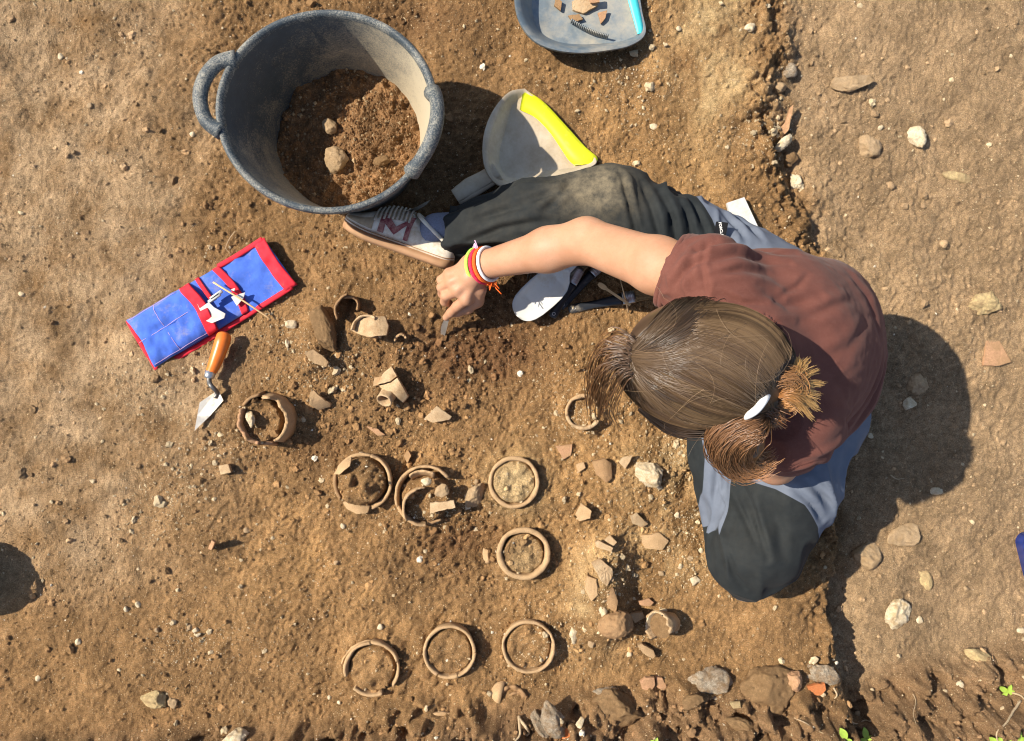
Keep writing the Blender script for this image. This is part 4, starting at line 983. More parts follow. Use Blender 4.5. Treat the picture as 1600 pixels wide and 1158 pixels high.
def nz(u, v, s=8, seed=5): return float(noise2(np.array([u*2.6]), np.array([v]), s, seed)[0])
flapz = lambda u, v: .013+.010*nz(u,v,5)+.003*nz(u,v,15,3)+.008*(u-.6)**2*4
pouz = lambda u, v: .016+.022*(max(0,1-(2*abs(v))**4))**.6*min(1,(u+.02)*14)**.5*(1 if u < .5 else 1)+.008*nz(u,v,6,9)+.003*nz(u,v,16,19)
midz = lambda u, v: .014+.012*max(0,1-(2*abs(v))**4)*max(0,(1-(u-.44)/.3))+.003*nz(u,v,5,12)
v, f = sheet(0,1,-.5,.5, lambda u,v: .010+.002*nz(u,v) if u < .66 else flapz(u,v)); mk('base_cloth', v, f, MAT['blue_cloth'], roll)
v, f = sheet(.0,.44,-.47,.49, pouz, .004, ub=.03); po = mk('pouch', v, f, MAT['blue_cloth'], roll)
v, f = sheet(.42,.67,-.46,.48, midz, .004, ub=.02); mk('inner_pocket', v, f, MAT['blue_cloth'], roll)
v, f = sheet(.385,.455,-.485,.495, lambda u,v: pouz(min(u,.44),v)+.003, .007, 8, 24, ub=.035); mk('pocket_band', v, f, MAT['red_trim'], roll)
v, f = sheet(.500,.525,.02,.495, lambda u,v: midz(u,v)+.006, .007, 4, 16, ub=.01); mk('strap', v, f, MAT['red_trim'], roll)
v, f = sheet(.620,.665,-.46,.49, lambda u,v: midz(u,v)+.004, .007, 5, 24, ub=.03); mk('pocket_band', v, f, MAT['red_trim'], roll)
def trim(pts, r=.0055):
    P3 = resample([RU(u, v, rg+z) for u, v, z in pts], 40); return tube(P3, r, 10, True, .55, up=(0,0,1))
v, f = trim([(.0,-.5,.012),(.0,-.2,.014),(.0,.2,.014),(.0,.49,.012)]); mk('binding', v, f, MAT['red_trim'], roll)
v, f = trim([(.0,-.5,.010),(.3,-.51,.009),(.6,-.5,.010),(.97,-.49,.018)], .006); mk('binding', v, f, MAT['red_trim'], roll)
v, f = trim([(.66,.49,.014),(.8,.485,.014),(.99,.49,.020)], .006); mk('binding', v, f, MAT['red_trim'], roll)
v, f = sheet(.925,1.005,-.5,.5, lambda u,v: flapz(u,v)+.003, .005, 6, 20, ub=-.012); mk('flap_border', v, f, MAT['red_trim'], roll)
for (ua,va,ub_,vb) in ((.20,.475,.20,.02),(.02,-.0,.385,.02),(.20,.0,.20,-.45),(.02,-.44,.40,-.44),(.02,.46,.36,.46)):
    pts = [RU(ua+(ub_-ua)*t, va+(vb-va)*t, rg+pouz(ua+(ub_-ua)*t+.03*math.cos(math.pi*(va+(vb-va)*t)), va+(vb-va)*t)+.0006) for t in np.linspace(0,1,18)]
    v, f = tube(pts, .0005, 5, True); mk('stitching', v, f, MAT['stitch'], po)
# white bits in the pockets
def poly_slab(name, label, cat, pts, mat, th=.003, bend=0.0):
    pts = np.array(pts, float); c = pts.mean(0); n = len(pts)
    V = np.vstack([pts, pts-[0,0,th]]); Fs = [tuple(range(n)), tuple(range(2*n-1,n-1,-1))]+[(k, n+k, n+(k+1)%n, (k+1)%n) for k in range(n)]
    o = mk(name, V, Fs, MAT[mat], smooth=False, loc=(c[0],c[1],c[2]-th)); tag(o, label, cat); return o
zt = rg+.040
poly_slab('plastic_label', 'torn white plastic label sticking out of the blue tool roll', 'label', [P(305,469,zt),(P(312,482,zt+.003)),P(326,472,zt+.006),P(334,480,zt+.004),P(352,490,zt),P(350,497,zt),P(331,505,zt+.002),P(318,500,zt)], 'white_plastic', .003)
pg = thing('plastic_clip', 'small white slotted plastic clip in the roll pocket', 'clip', P(335,464,zt-.006))
d = P(346,456,zt)-P(326,470,zt); ang = math.atan2(d[1], d[0])
v, f = box(P(335,466,zt+.002), .030, .0065, .008, rotz(ang), .001); mk('jaw', v, f, MAT['white_plastic'], pg)
v, f = box(P(338,461,zt+.002), .030, .0065, .008, rotz(ang), .001); mk('jaw', v, f, MAT['white_plastic'], pg)
v, f = box(P(336.5,463.5,zt+.001), .010, .006, .006, rotz(ang)); mk('pivot', v, f, MAT['white_plastic'], pg)
poly_slab('plastic_label', 'pointed white plastic tag under the wooden skewer', 'label', [P(361,464,rg+.030),P(375,459,rg+.030),P(383,457,rg+.028),P(380,466,rg+.03),P(370,478,rg+.03)], 'white_plastic', .003)
poly_slab('plastic_label', 'tiny white tip beside the pointed tag on the roll', 'label', [P(359,453,rg+.03),P(367,450,rg+.03),P(366,455,rg+.03)], 'white_plastic', .003)
v, f = tube(resample([P(333,441,rg+.040), P(380,470,rg+.042), P(425,500,rg+.020)], 12), np.array([.0020]*10+[.0015,.0006]), 8); o = mk('wooden_skewer', v, f, MAT['wood'], loc=P(380,470,rg+.03)); tag(o, 'pale wooden skewer lying across the blue tool roll', 'skewer')

# ------------------------------------------------------------------ pointing trowel
g = G(325,620)[2]
tr = thing('pointing_trowel', 'small pointing trowel with orange handle tucked under the blue roll', 'trowel', P(330,600,g))
hp = [P(351,521,g+.012), P(348,532,g+.018), P(343,548,g+.020), P(335,570,g+.021), P(329,582,g+.021)]
v, f = tube(resample(hp, 24), np.interp(np.linspace(0,1,24), [0,.06,.3,.6,.9,1], [.010,.0150,.0165,.0150,.0118,.0110]), 18); mk('handle', v, f, MAT['orange'], tr)
v, f = tube([P(329.5,580,g+.021), P(327,588,g+.021), P(326.3,591,g+.021)], [.0120,.0108,.0100], 18); mk('ferrule', v, f, MAT['ferrule'], tr)
v, f = tube(resample([P(327,589,g+.021), P(327,597,g+.024), P(330,603,g+.030), P(336,609,g+.026), P(339,614,g+.017), P(336,622,g+.0165)], 24), np.linspace(.0056,.0042,24), 10); mk('tang', v, f, MAT['steel_dark'], tr)
bz = g+.016
bp = [P(341,609,bz), P(349,626,bz), P(328,650,bz-.002), P(304,673,bz-.006), P(308,650,bz-.002), P(312,629,bz)]
V = np.array(bp+[p-np.array([0,0,.0016]) for p in bp]); n = 6
mk('blade', V, [tuple(range(5,-1,-1)), tuple(range(6,12))]+[(k,(k+1)%n,n+(k+1)%n,n+k) for k in range(n)], MAT['steel'], tr, smooth=False)

# ------------------------------------------------------------------ scoop, brushes, sticks by the knee
g = gz(*P(860,460,0)[:2])
sp = thing('white_scoop', 'large white plastic serving spoon resting on the brushes', 'spoon', P(850,460,g+.03))
def loft_spoon(a, b, wid, z, dish, n=72, mseg=14, th=.0022):
    V = []; Fs = []; wid = np.asarray(wid)
    T = b-a; L = np.linalg.norm(T[:2]); d = T/np.linalg.norm(T); nrm = np.array([-d[1], d[0], 0]); nrm /= np.linalg.norm(nrm)
    for s in (0,1):
        for i in range(n):
            t = i/(n-1); w = np.interp(t, wid[:,0], wid[:,1]); p = a+T*t; zc = np.interp(t, z[0], z[1])
            for j in range(mseg+1):
                q = -1+2*j/mseg; dz = np.interp(t, dish[0], dish[1])*(q*q-1)
                V.append(p+nrm*w*q+np.array([0,0,zc+dz-(th if s else 0)]))
    m = mseg+1; off = n*m
    for i in range(n-1):
        for j in range(mseg):
            k = i*m+j; Fs.append((k, k+m, k+m+1, k+1)); Fs.append((off+k, off+k+1, off+k+m+1, off+k+m))
    per = [i*m for i in range(n)]+[(n-1)*m+j for j in range(1,m)]+[i*m+mseg for i in range(n-2,-1,-1)]+[j for j in range(mseg-1,0,-1)]
    for k in range(len(per)): x, y = per[k], per[(k+1)%len(per)]; Fs.append((y, x, off+x, off+y))
    Fs = [tuple(reversed(q)) for q in Fs]
    return np.array(V), Fs
zs = g+.055
v, f = loft_spoon(P(807,492,zs), P(888,422,zs), [(0,.004),(.012,.012),(.03,.018),(.06,.024),(.10,.029),(.18,.034),(.30,.037),(.5,.038),(.65,.037),(.78,.033),(.88,.024),(.95,.012),(1,.0075)], ([0,.5,1],[-.018,-.002,.012]), ([0,.3,.8,1],[.004,.018,.018,.002])); mk('bowl', v, f, MAT['white_plastic'], sp)
v, f = tube(resample([P(886,424,zs+.013), P(900,409,zs+.018), P(916,394,zs+.012), P(935,376,zs-.01)], 20), np.interp(np.linspace(0,1,20),[0,1],[.0078,.0088]), 12, True, .4, up=(0,0,1)); mk('handle', v, f, MAT['white_plastic'], sp)
def bristles(a, b, wid, thick, n, spread, mat, parent, rad=.0007, seed=0, name='bristles'):
    r_ = np.random.default_rng(seed); d = b-a; L = np.linalg.norm(d); d /= L; nn = np.cross(d, [0,0,1.0]); nn /= np.linalg.norm(nn); up = np.cross(nn, d); parts = []
    for _ in range(n):
        q, w = r_.uniform(-1,1), r_.uniform(-1,1); l = L*r_.uniform(.86,1.04)
        p0 = a+nn*q*wid/2+up*w*thick/2; p1 = p0+d*l*.5+nn*q*spread*.3; p2 = p0+d*l+nn*(q*spread+r_.normal()*.001)+up*r_.normal()*.0015
        parts.append(tube([p0,p1,p2], [rad,rad,rad*.6], 4, False))
    v, f = join(parts); mk(name, v, f, MAT[mat], parent)
def brush(label, pe, pm, pf, pb, w, seed=0):
    """handle end, handle neck, ferrule end, bristle end (world points)"""
    t = thing('paint_brush', label, 'brush', pm-np.array([0,0,.008]))
    pe, pm, pf, pb = map(np.asarray, (pe,pm,pf,pb))
    v, f = tube(resample([pe, pe+(pm-pe)*.25, pe+(pm-pe)*.6, pm], 26), np.interp(np.linspace(0,1,26), [0,.05,.2,.55,.85,1], [.006,.0095,.0105,.0085,w*.40,w*.5]), 14, True, .55, up=(0,0,1)); h = mk('handle', v, f, MAT['black_handle'], t)
    q = pe+(pm-pe)*.10; d = (pm-pe)/np.linalg.norm(pm-pe)
    ring = [q+np.array([0,0,.0058])+.0034*np.array([math.cos(a),math.sin(a),0]) for a in np.linspace(0,6.283,13)]
    v, f = tube(ring, .0007, 6, False); mk('hang_hole', v, f, MAT['ferrule'], h)
    v, f = tube(resample([pm-d*.002, pm+(pf-pm)*.5, pf], 8), [w*.5]*8, 16, True, .42, up=(0,0,1)); fe = mk('ferrule', v, f, MAT['ferrule'], t)
    for s in (.25,.4,.75):
        c = pm+(pf-pm)*s; v, f = tube([c-d*.0008, c+d*.0008], [w*.525]*2, 16, True, .45, up=(0,0,1)); mk('ferrule_ridge', v, f, MAT['ferrule'], fe)
    bristles(pf-d*.002, pb, w*.92, w*.34, 150, w*.10, 'bristle', t, .0007, seed); return t
brush('black-handled brush lying under the white spoon, bristles toward the knee', P(862,496,g+.016), P(893,443,g+.022), P(906,418,g+.026), P(930,392,g+.030), .026, 1)
brush('second black-handled brush tucked beneath the spoon, only its handle clear', P(866,490,g+.005)+np.array([.012,.012,-.002]), P(925,428,g+.012), P(945,410,g+.014), P(972,388,g+.016), .022, 2)
brush('black-handled brush lying flat in front of the fringe, bristles under the sleeve', P(888,484,g+.008), P(972,467,g+.014), P(992,463,g+.015), P(1026,455,g+.018), .028, 3)
sb = thing('hand_brush', 'dark hand brush with stiff bristles under the forearm', 'brush', P(880,395,g+.01))
v, f = box(P(900,392,g+.040), .17, .045, .020, rotz(.28), .006); mk('block', v, f, MAT['black_handle'], sb)
r_ = np.random.default_rng(4); parts = []
for i in range(34):
    for k in range(9):
        t = i/33; base = P(828+t*96, 412-t*30, g+.036)+np.array([r_.normal()*.001, (k-4)*.004, 0]); tip = base+np.array([-.004+r_.normal()*.003, -.018+r_.normal()*.004, -.034+r_.normal()*.002])
        parts.append(tube([base, (base+tip)/2+np.array([0,-.002,.002]), tip], [.0011,.001,.0006], 4, False))
v, f = join(parts); mk('bristles', v, f, MAT['bristle_dark'], sb)
st = thing('wooden_stick', 'flat wooden stirrer with a paddle end by the brushes', 'stick', P(960,459,g+.03))
zk = g+.034
A = P(935,443,zk+.004); B = P(985,477,zk-.006); d = (B-A); n_ = np.array([-d[1],d[0],0]); n_ /= np.linalg.norm(n_); tt = np.array([0,.06,.14,.22,.26,1]); ww = np.array([.0028,.0052,.0058,.0046,.0028,.0026])
V = []; 
for t, w in zip(tt, ww): V += [A+d*t+n_*w, A+d*t-n_*w]
V = np.array(V); V = np.vstack([V, V-[0,0,.0016]]); k2 = len(tt)
Fs = [(2*i,2*i+1,2*i+3,2*i+2) for i in range(k2-1)]+[(2*k2+2*i,2*k2+2*i+2,2*k2+2*i+3,2*k2+2*i+1) for i in range(k2-1)]+[(2*i+2,2*k2+2*i+2,2*k2+2*i,2*i) for i in range(k2-1)]+[(2*i+1,2*k2+2*i+1,2*k2+2*i+3,2*i+3) for i in range(k2-1)]+[(0,2*k2,2*k2+1,1),(2*k2-2,2*k2-1,4*k2-1,4*k2-2)]
mk('blade', V, Fs, MAT['wood'], st, smooth=False)
v, f = tube([P(967,429,g+.030), P(975,458,g+.030), P(982,488,g+.010)], [.0007,.0018,.0022], 8); o = mk('wooden_skewer', v, f, MAT['wood'], loc=P(975,458,g+.01)); tag(o, 'short wooden skewer crossing the flat stirrer', 'skewer')
# white board by the hip, blue tray at the right edge
wz = gz(*P(1160,330,0)[:2])
wb = [P(1136,317,wz+.020), P(1163,308,wz+.022), P(1190,366,wz+.022), P(1182,392,wz+.02), P(1150,380,wz+.02)]
poly_slab('white_board', 'corner of a white board showing beside the hip', 'board', wb[::-1][::-1], 'white_plastic', .010)
tz_ = gz(*P(1620,895,-.05)[:2])
ty = thing('blue_tray', 'corner of a glossy blue plastic tray at the right edge', 'tray', P(1640,895,tz_))
def rrect(cx, cy, w, h, r, n=8):
    pts = []
    for q,(sx,sy) in enumerate(((1,1),(-1,1),(-1,-1),(1,-1))):
        for j in range(n+1):
            a = math.pi/2*q+math.pi/2*j/n; pts.append((cx+sx*(w/2-r)+r*math.cos(a), cy+sy*(h/2-r)+r*math.sin(a)))
    return np.array(pts)
cen = P(1668,905,tz_+.05); V = []; Fs = []
prof = [(-.012,0),(-.006,.004),(-.001,.045),(.004,.052),(.006,.050),(.006,.055),(.002,.0575),(-.003,.055),(-.008,.046),(-.014,.006),(-.06,.005)]
for dr, z in prof:
    for x, y in rrect(0,0,.236+2*dr,.150+2*dr,.030+dr if dr > -.02 else .01): 
        q = rotz(math.radians(-76))@np.array([x,y,0]); V.append((cen[0]+q[0], cen[1]+q[1], tz_+z))
n = 36
for i in range(len(prof)-1):
    for k in range(n): Fs.append((i*n+k, i*n+(k+1)%n, (i+1)*n+(k+1)%n, (i+1)*n+k))
Fs.append(tuple((len(prof)-1)*n+k for k in range(n)))
mk('shell', np.array(V), Fs, MAT['tray_blue'], ty)
ring = [np.array([cen[0],cen[1],tz_+.0575])+rotz(math.radians(-76))@np.array([x,y,0]) for x,y in rrect(0,0,.241,.155,.032)]; ring.append(ring[0])
v, f = tube(ring, .0032, 8, False); mk('rim', v, f, MAT['tray_blue'], ty)

# ------------------------------------------------------------------ roots and seedlings on the bank
def root(label, pts, r, seed=0):
    Q = []
    for x, y, dz in pts: g = G(x, y); Q.append(g+np.array([0,0,dz]))
    n = 8*len(pts); R = resample(Q, n); R += .0012*np.stack([noise3(R, 90, seed+k) for k in range(3)], 1)
    v, f = tube(R, np.linspace(r, r*.45, n), 7); o = mk('root', v, f, MAT['root'], loc=R[0]); tag(o, label, 'root', 'roots hanging out of the earth'); return o
root('forked pale root end beside the grey slab in the bank, left prong', [(811,1116,.012),(812,1130,.018),(812,1145,.012),(804,1158,.004)], .004, 1)
root('curved right prong of the forked root by the grey slab', [(812,1120,.014),(822,1130,.02),(826,1140,.015),(822,1148,.006)], .004, 2)
root('long bent root in the bottom right corner', [(1590,1092,.01),(1575,1108,.016),(1566,1125,.014),(1552,1142,.012),(1556,1160,.01)], .0028, 3)
root('short curved root below the orange-red tile chip', [(1300,1072,.01),(1304,1082,.012),(1302,1090,.006)], .0022, 4)
root('thin curled root lying in the bank left of the seedlings', [(1322,1122,.006),(1336,1128,.01),(1348,1123,.008),(1358,1126,.004)], .0018, 5)
root('thread-like root in the bank under the strip', [(1418,1072,.004),(1428,1092,.008),(1425,1112,.006),(1430,1130,.004)], .0013, 6)
root('fine pale rootlet lying in the person\'s shadow', [(1390,742,.003),(1400,748,.005),(1412,747,.003)], .0013, 7)
root('fine rootlet curling at the top corner of the blue roll', [(368,362,.003),(360,374,.006),(354,388,.005),(362,398,.003)], .0012, 8)
root('thin root across the middle of the bank', [(1240,1120,.004),(1258,1128,.008),(1280,1142,.006),(1300,1150,.003)], .0013, 9)
root('short root under the white stones near the right bottom corner', [(1575,1080,.006),(1590,1084,.010),(1602,1096,.008)], .0026, 10)
MAT['leaf'] = plain('young_leaf', (.30,.42,.06), .5, .3, 0, .2, 60)
def seedling(label, px, py, leaves, seed=0):
    g = G(px, py); t = thing('seedling', label, 'seedling', g, 'green seedlings on the bank')
    r_ = np.random.default_rng(seed)
    tip = g+np.array([0,0,.014]); v, f = tube([g-np.array([0,0,.004]), tip], [.0012,.001], 6); mk('stem', v, f, MAT['leaf'], t)
    for (ang, L, W) in leaves:
        a = ang*D2R; d = np.array([math.cos(a), math.sin(a), .25]); nrm = np.array([-math.sin(a), math.cos(a), 0]); V = []; Fs = []
        for i in range(7):
            q = i/6; w = W*math.sin(math.pi*min(1,q*.94+.04))**.8; c = tip+d*L*q+np.array([0,0,-.3*L*q*q]); V += [c+nrm*w*.5+[0,0,.0015], c, c-nrm*w*.5+[0,0,.0015]]
        for i in range(6):
            for k in range(2): Fs.append((3*i+k, 3*i+k+1, 3*i+k+4, 3*i+k+3))
        V = np.array(V); n = len(V); mk('leaf', np.vstack([V, V-[0,0,.0006]]), Fs+[tuple(n+i for i in reversed(q)) for q in Fs], MAT['leaf'], t)
seedling('two-leaved green seedling at the bottom edge', 1349, 1150, [(100,.026,.014),(20,.016,.011),(200,.018,.012)], 1)
seedling('pale yellow-green seedling left of the two-leaved one', 1318, 1150, [(120,.026,.016),(-30,.014,.010)], 2)
seedling('bright seedling on the bank near the right edge', 1568, 1077, [(150,.022,.012),(60,.018,.010),(-10,.020,.012),(220,.018,.010)], 3)
seedling('leafy seedling in the bottom right corner', 1583, 1152, [(80,.024,.014),(160,.022,.014),(10,.020,.012),(240,.018,.01)], 4)
seedling('small seedling cut by the bottom edge, left of the corner', 1552, 1158, [(60,.020,.012),(140,.022,.014)], 5)
seedling('tiny seedling at the bottom under the brown ledge', 1022, 1156, [(70,.012,.007),(150,.012,.007)], 6)
# ------------------------------------------------------------------ the person (seen from above, leaning over the find)
def skinmat():
    m, nt, b = nodes('sunlit_skin')
    n1 = tnoise(nt, 18, 4, .6); n2 = tnoise(nt, 260, 3, .6)
    c = mixc(nt, ramp(nt, n1, 0, 1, .35, .68), (.43,.215,.122), (.50,.265,.158)); c = mixc(nt, ramp(nt, n2, 0, .35, .5, .75), c, (.38,.175,.098))
    nt.links.new(c, b.inputs['Base Color']); b.inputs['Roughness'].default_value = .52; b.inputs['Specular IOR Level'].default_value = .4
    b.inputs['Subsurface Weight'].default_value = .10; b.inputs['Subsurface Radius'].default_value = (.008,.003,.0015); b.inputs['Subsurface Scale'].default_value = 1.0
    bumpn(nt, b, n2, .25, .0006); return m
MAT['skin'] = skinmat()
pz = gz(*P(1270,560,.1)[:2])
person = thing('person', 'person in a brown-red T-shirt and dark trousers crouched over the pots, trowel in hand', 'person', P(1270,560,0.0))
SR = P(1098,440,.50); SL = P(1222,668,.49)           # shoulders
EL = P(916,376,.29); WR = P(757,414,.135)             # right elbow, wrist
HD = P(1098,568,.605)                                  # head centre
NK = P(1170,548,.54)
hf = np.array([-.80,.06,-.60]); hf /= np.linalg.norm(hf)            # where the face points
hu = np.array([-.55,-.02,.83]); hu -= hf*hu.dot(hf); hu /= np.linalg.norm(hu)   # crown
hs = np.cross(hf, hu)
# --- body: one surface (head, neck, trunk, both arms, legs under the cloth)
B = Field((-.20,-.52,-.02), (.86,.44,.78), .0048)
HR = np.stack([hf, hs, hu], 1)
B.ell(HD-hf*.004, (.094,.072,.098), HR, .02)
B.cap(HD+hf*.045-hu*.03, HD+hf*.062-hu*.082, .046, .030, .03)        # jaw and chin
B.cap(HD+hf*.088+hu*.012, HD+hf*.112-hu*.028, .006, .011, .012)      # nose
B.cap(HD+hf*.080+hu*.026-hs*.04, HD+hf*.080+hu*.026+hs*.04, .012, .012, .02)  # brow
B.cap(HD+hf*.094-hu*.060-hs*.015, HD+hf*.094-hu*.060+hs*.015, .008, .008, .008)  # lips
for s in (-1,1): B.ell(HD+hs*.072*s-hf*.004-hu*.014, (.016,.008,.027), HR, .006)
B.cap(HD-hf*.03-hu*.05, NK, .050, .055, .03)
B.cap(SR, SL, .038, .040, .03); B.ell(P(1210,550,.42), (.08,.12,.08), None, .05); B.ell(P(1245,555,.28), (.08,.11,.11), None, .05); B.ell(P(1255,565,.13), (.09,.12,.08), None, .05)
B.cap(SR, SR+(EL-SR)*.35, .043, .046, .02); B.cap(SR+(EL-SR)*.35, EL, .046, .0405, .02)
B.cap(EL, EL+(WR-EL)*.35, .0415, .0405, .015); B.cap(EL+(WR-EL)*.35, WR, .0405, .0285, .02); B.cap(WR, WR+(WR-EL)*.02, .0285, .028, .01)
LE = P(1212,722,.30); LW = P(1112,650,.255); B.cap(SL, LE, .046, .038, .02); B.cap(LE, LW, .037, .026, .02); B.cap(LW, P(1085,630,.24), .030, .022, .02)
RH = P(1195,462,.115); RK = P(955,325,.105); RA = P(690,362,.060)
LH = P(1262,640,.115); LK = P(1180,850,.110); LA = P(1086,690,.055)
B.cap(RH, RK, .075, .055, .03); B.cap(RK, P(745,357,.066), .050, .034, .02); B.cap(LH, LK, .070, .045, .03); B.cap(LK, P(1160,855,.06), .04, .036, .02); B.cap(P(1160,855,.06), P(1124,705,.05), .036, .030, .02); B.cap(P(1124,705,.05), P(1106,640,.045), .030, .028, .02)
V, Q = B.mesh(); V = relax(V, Q, 2)
# --- hand: finer grid, run into the forearm under the bracelets
Hd = Field(P(670,510,.0)-np.array([.02,.02,0]), np.array([P(800,380,.2)[0]+.01, P(720,380,.13)[1]+.02, .20]), .0019)
def hp_(x, y, z): return P(x, y, z)
fd = (WR-EL)/np.linalg.norm(WR-EL)
W1 = WR+fd*.030
K = [hp_(729,467,.108), hp_(716,453,.114), hp_(706,440,.111), hp_(702,428,.101)]
Hd.cap(WR-fd*.035, W1, .0290, .0270, .01)
Hd.cap(W1, (K[1]+WR)/2, .0275, .026, .015)
wcar = WR+fd*.018
for k, r in zip(K, (.0150,.0150,.0142,.0130)): Hd.cap(wcar+(k-wcar)*.25, k, .0165, r, .012)
def finger(pts, rr, k=.004):
    for a, b, r0, r1 in zip(pts[:-1], pts[1:], rr[:-1], rr[1:]): Hd.cap(a, b, r0, r1, k)
finger([K[0], hp_(714,479,.080), hp_(704,489,.058), hp_(697,496,.040)], (.0128,.0108,.0094,.0078))
finger([K[1], hp_(697,462,.090), hp_(695,471,.066), hp_(702,474,.052)], (.0128,.0108,.0096,.0082))
finger([K[2], hp_(690,449,.086), hp_(691,459,.062), hp_(699,464,.050)], (.0122,.0102,.0092,.0078))
finger([K[3], hp_(689,437,.080), hp_(691,446,.060), hp_(698,452,.050)], (.0108,.0090,.0080,.0070))
finger([hp_(748,452,.108), hp_(745,470,.082), hp_(731,482,.062), hp_(714,490,.048)], (.0170,.0140,.0108,.0086), .008)
for a, b in zip(K, (hp_(745,436,.132), hp_(741,430,.135), hp_(739,424,.132), hp_(738,418,.126))): Hd.cap(a+np.array([0,0,.0105]), b+np.array([0,0,.006]), .0038, .0022, .010)  # tendons
V2, Q2 = Hd.mesh(); V2 = relax(V2, Q2, 2)
# drop the coarse wrist end from the body where the fine hand takes over
body = mk('body', np.vstack([V, V2]), np.vstack([Q, Q2+len(V)]), MAT['skin'], person)
MAT['nail'] = plain('finger_nail', (.66,.42,.34), .3, .5)
nl = hp_(697.5,495.5,.047)
for p_, d_, w_ in ((hp_(698,494,.0470), np.array([-.55,-.55,-.6]), .0052), (hp_(690.5,458,.069), np.array([0,-.4,-.9]), .0046)):
    d_ = d_/np.linalg.norm(d_); n_ = np.cross(d_, [0,0,1.0]); n_ /= np.linalg.norm(n_); u_ = np.cross(n_, d_); Vn = []; Fn = []
    for i in range(5):
        for j in range(5):
            a, b2 = (i/4-.5)*2, (j/4-.5)*2; Vn.append(p_+d_*a*.0055*(1-.15*b2*b2)+n_*b2*w_*.8+u_*(.0016-.0026*b2*b2))
    for i in range(4):
        for j in range(4): Fn.append((i*5+j, i*5+j+1, (i+1)*5+j+1, (i+1)*5+j))
    mk('finger_nail', np.array(Vn), Fn, MAT['nail'], body)
for s in (-1,1):
    v, f = ICO[2]; mk('eye', v*.0115+(HD+hf*.078+hu*.006+hs*.031*s), [tuple(q) for q in f], MAT['white_plastic'], body)

# --- T-shirt
def foldnoise(V, d, s, seed, stretch=.25):
    d = np.asarray(d, float); d /= np.linalg.norm(d); a, b = frame_along(d)
    return noise3(np.stack([V@d*stretch, V@a, V@b], 1), s, seed)
T = Field((.12,-.34,.0), (.80,.34,.70), .0035)
T.cap(SR, SL, .054, .066, .04)
T.ell(P(1228,550,.425), (.122,.158,.112), rotz(.15), .05); T.cap(SR+np.array([.03,-.005,-.03]), P(1272,466,.37), .054, .064, .06); T.cap(P(1290,480,.30), P(1312,560,.26), .072, .076, .05)
T.ell(P(1262,552,.310), (.118,.158,.145), rotz(-.2), .05)
T.ell(P(1272,560,.150), (.125,.155,.11), None, .05)
T.ell(P(1165,550,.52), (.070,.085,.06), None, .05)
sv = (EL-SR)/np.linalg.norm(EL-SR)
T.cap(SR+np.array([.02,0,0]), SR+sv*.100, .056, .055, .04)
T.cap(SL+np.array([.02,.01,0]), SL+(LE-SL)*.55, .070, .058, .04); T.cut(SL+(LE-SL)*.60, (LE-SL)/np.linalg.norm(LE-SL)*0+np.array([0,-1,-.35])); T.cap(P(1300,610,.24), P(1272,655,.26), .075, .066, .05)
hn = np.array([-.84,.36,-.40]); hn /= np.linalg.norm(hn); T.cut(SR+sv*.062, hn)
lv = (LE-SL)/np.linalg.norm(LE-SL)
ground_cut = pz+.06
# open the sleeves and the neck
T.sub_cap(SR+sv*.045, SR+sv*.20, .053, .055)
T.sub_cap(NK+(HD-NK)*.1, HD, .060, .085)
V, Q = T.mesh(); V = relax(V, Q, 3); N = vnormals(V, Q)
# cloth folds: pulled from the right shoulder across the back, bunched at the sleeve and hem
dist = np.linalg.norm(V-SR, axis=1); dl = np.linalg.norm(V-SL, axis=1)
w1 = np.exp(-(dist/.17)**2); w2 = np.exp(-(dl/.13)**2)
f1 = 1-np.abs(foldnoise(V, P(1330,470,.35)-SR, 34, 1, .16))*4; f2 = foldnoise(V, P(1350,640,.3)-SR, 15, 2, .22); f3 = foldnoise(V, (1,-.5,0), 26, 3, .2)
f4 = 1-np.abs(foldnoise(V, P(1340,560,.3)-SL, 30, 8, .2))*4
low = sstep(.34,.12,V[:,2])
dz_ = .0050*w1*np.clip(f1,-.3,1)+.0045*f2*sstep(.0,.2,dist)+.0030*f3*(.4+low)+.0045*w2*np.clip(f4,-.3,1)
def cr(pts, z): return [P(x, y, z)[:2] for x, y in pts]
for pts, z, w_, A_ in [([(1078,392),(1150,383),(1255,392)],.5,0.0054,0.0051),([(1072,420),(1140,402),(1235,412)],.5,0.0058,0.0051),([(1085,442),(1150,424),(1200,428)],.52,0.0050,0.0038),([(1050,438),(1075,402),(1105,386)],.48,0.0050,0.0064),
  ([(1040,455),(1062,425),(1084,412)],.47,0.0050,0.0055),([(1175,452),(1222,478),(1280,466)],.52,0.0072,0.0043),([(1230,505),(1290,480),(1330,470)],.48,0.0072,0.0036),([(1350,545),(1330,615),(1302,690)],.32,0.0058,0.0051),([(1368,560),(1346,630),(1322,668)],.28,0.0050,0.0047),
  ([(1188,732),(1232,716),(1282,722)],.42,0.0058,0.0059),([(1205,712),(1258,696),(1305,676)],.42,0.0065,0.0047),([(1198,472),(1238,452),(1262,430)],.5,0.0050,0.0034),([(1240,640),(1290,650),(1330,620)],.4,0.0079,0.0038),([(1300,420),(1340,470),(1362,530)],.38,0.0072,0.0034),([(1210,745),(1250,738),(1275,728)],.38,0.0043,0.0047),([(1120,462),(1150,476),(1190,476)],.54,0.0043,0.0038),([(1250,560),(1300,545),(1350,500)],.45,0.0094,0.0030)]:
    dz_ = dz_+crease(V, N, cr(pts, z), w_, A_)
dz_ = dz_+crease(V, N, cr([(1098,378),(1082,420),(1090,470)], .5), .0040, .0030)+.0016*foldnoise(V, (1,.3,0), 95, 31, .35)
V = V+N*dz_[:,None]
m, nt, b = nodes('washed_brown_cotton')
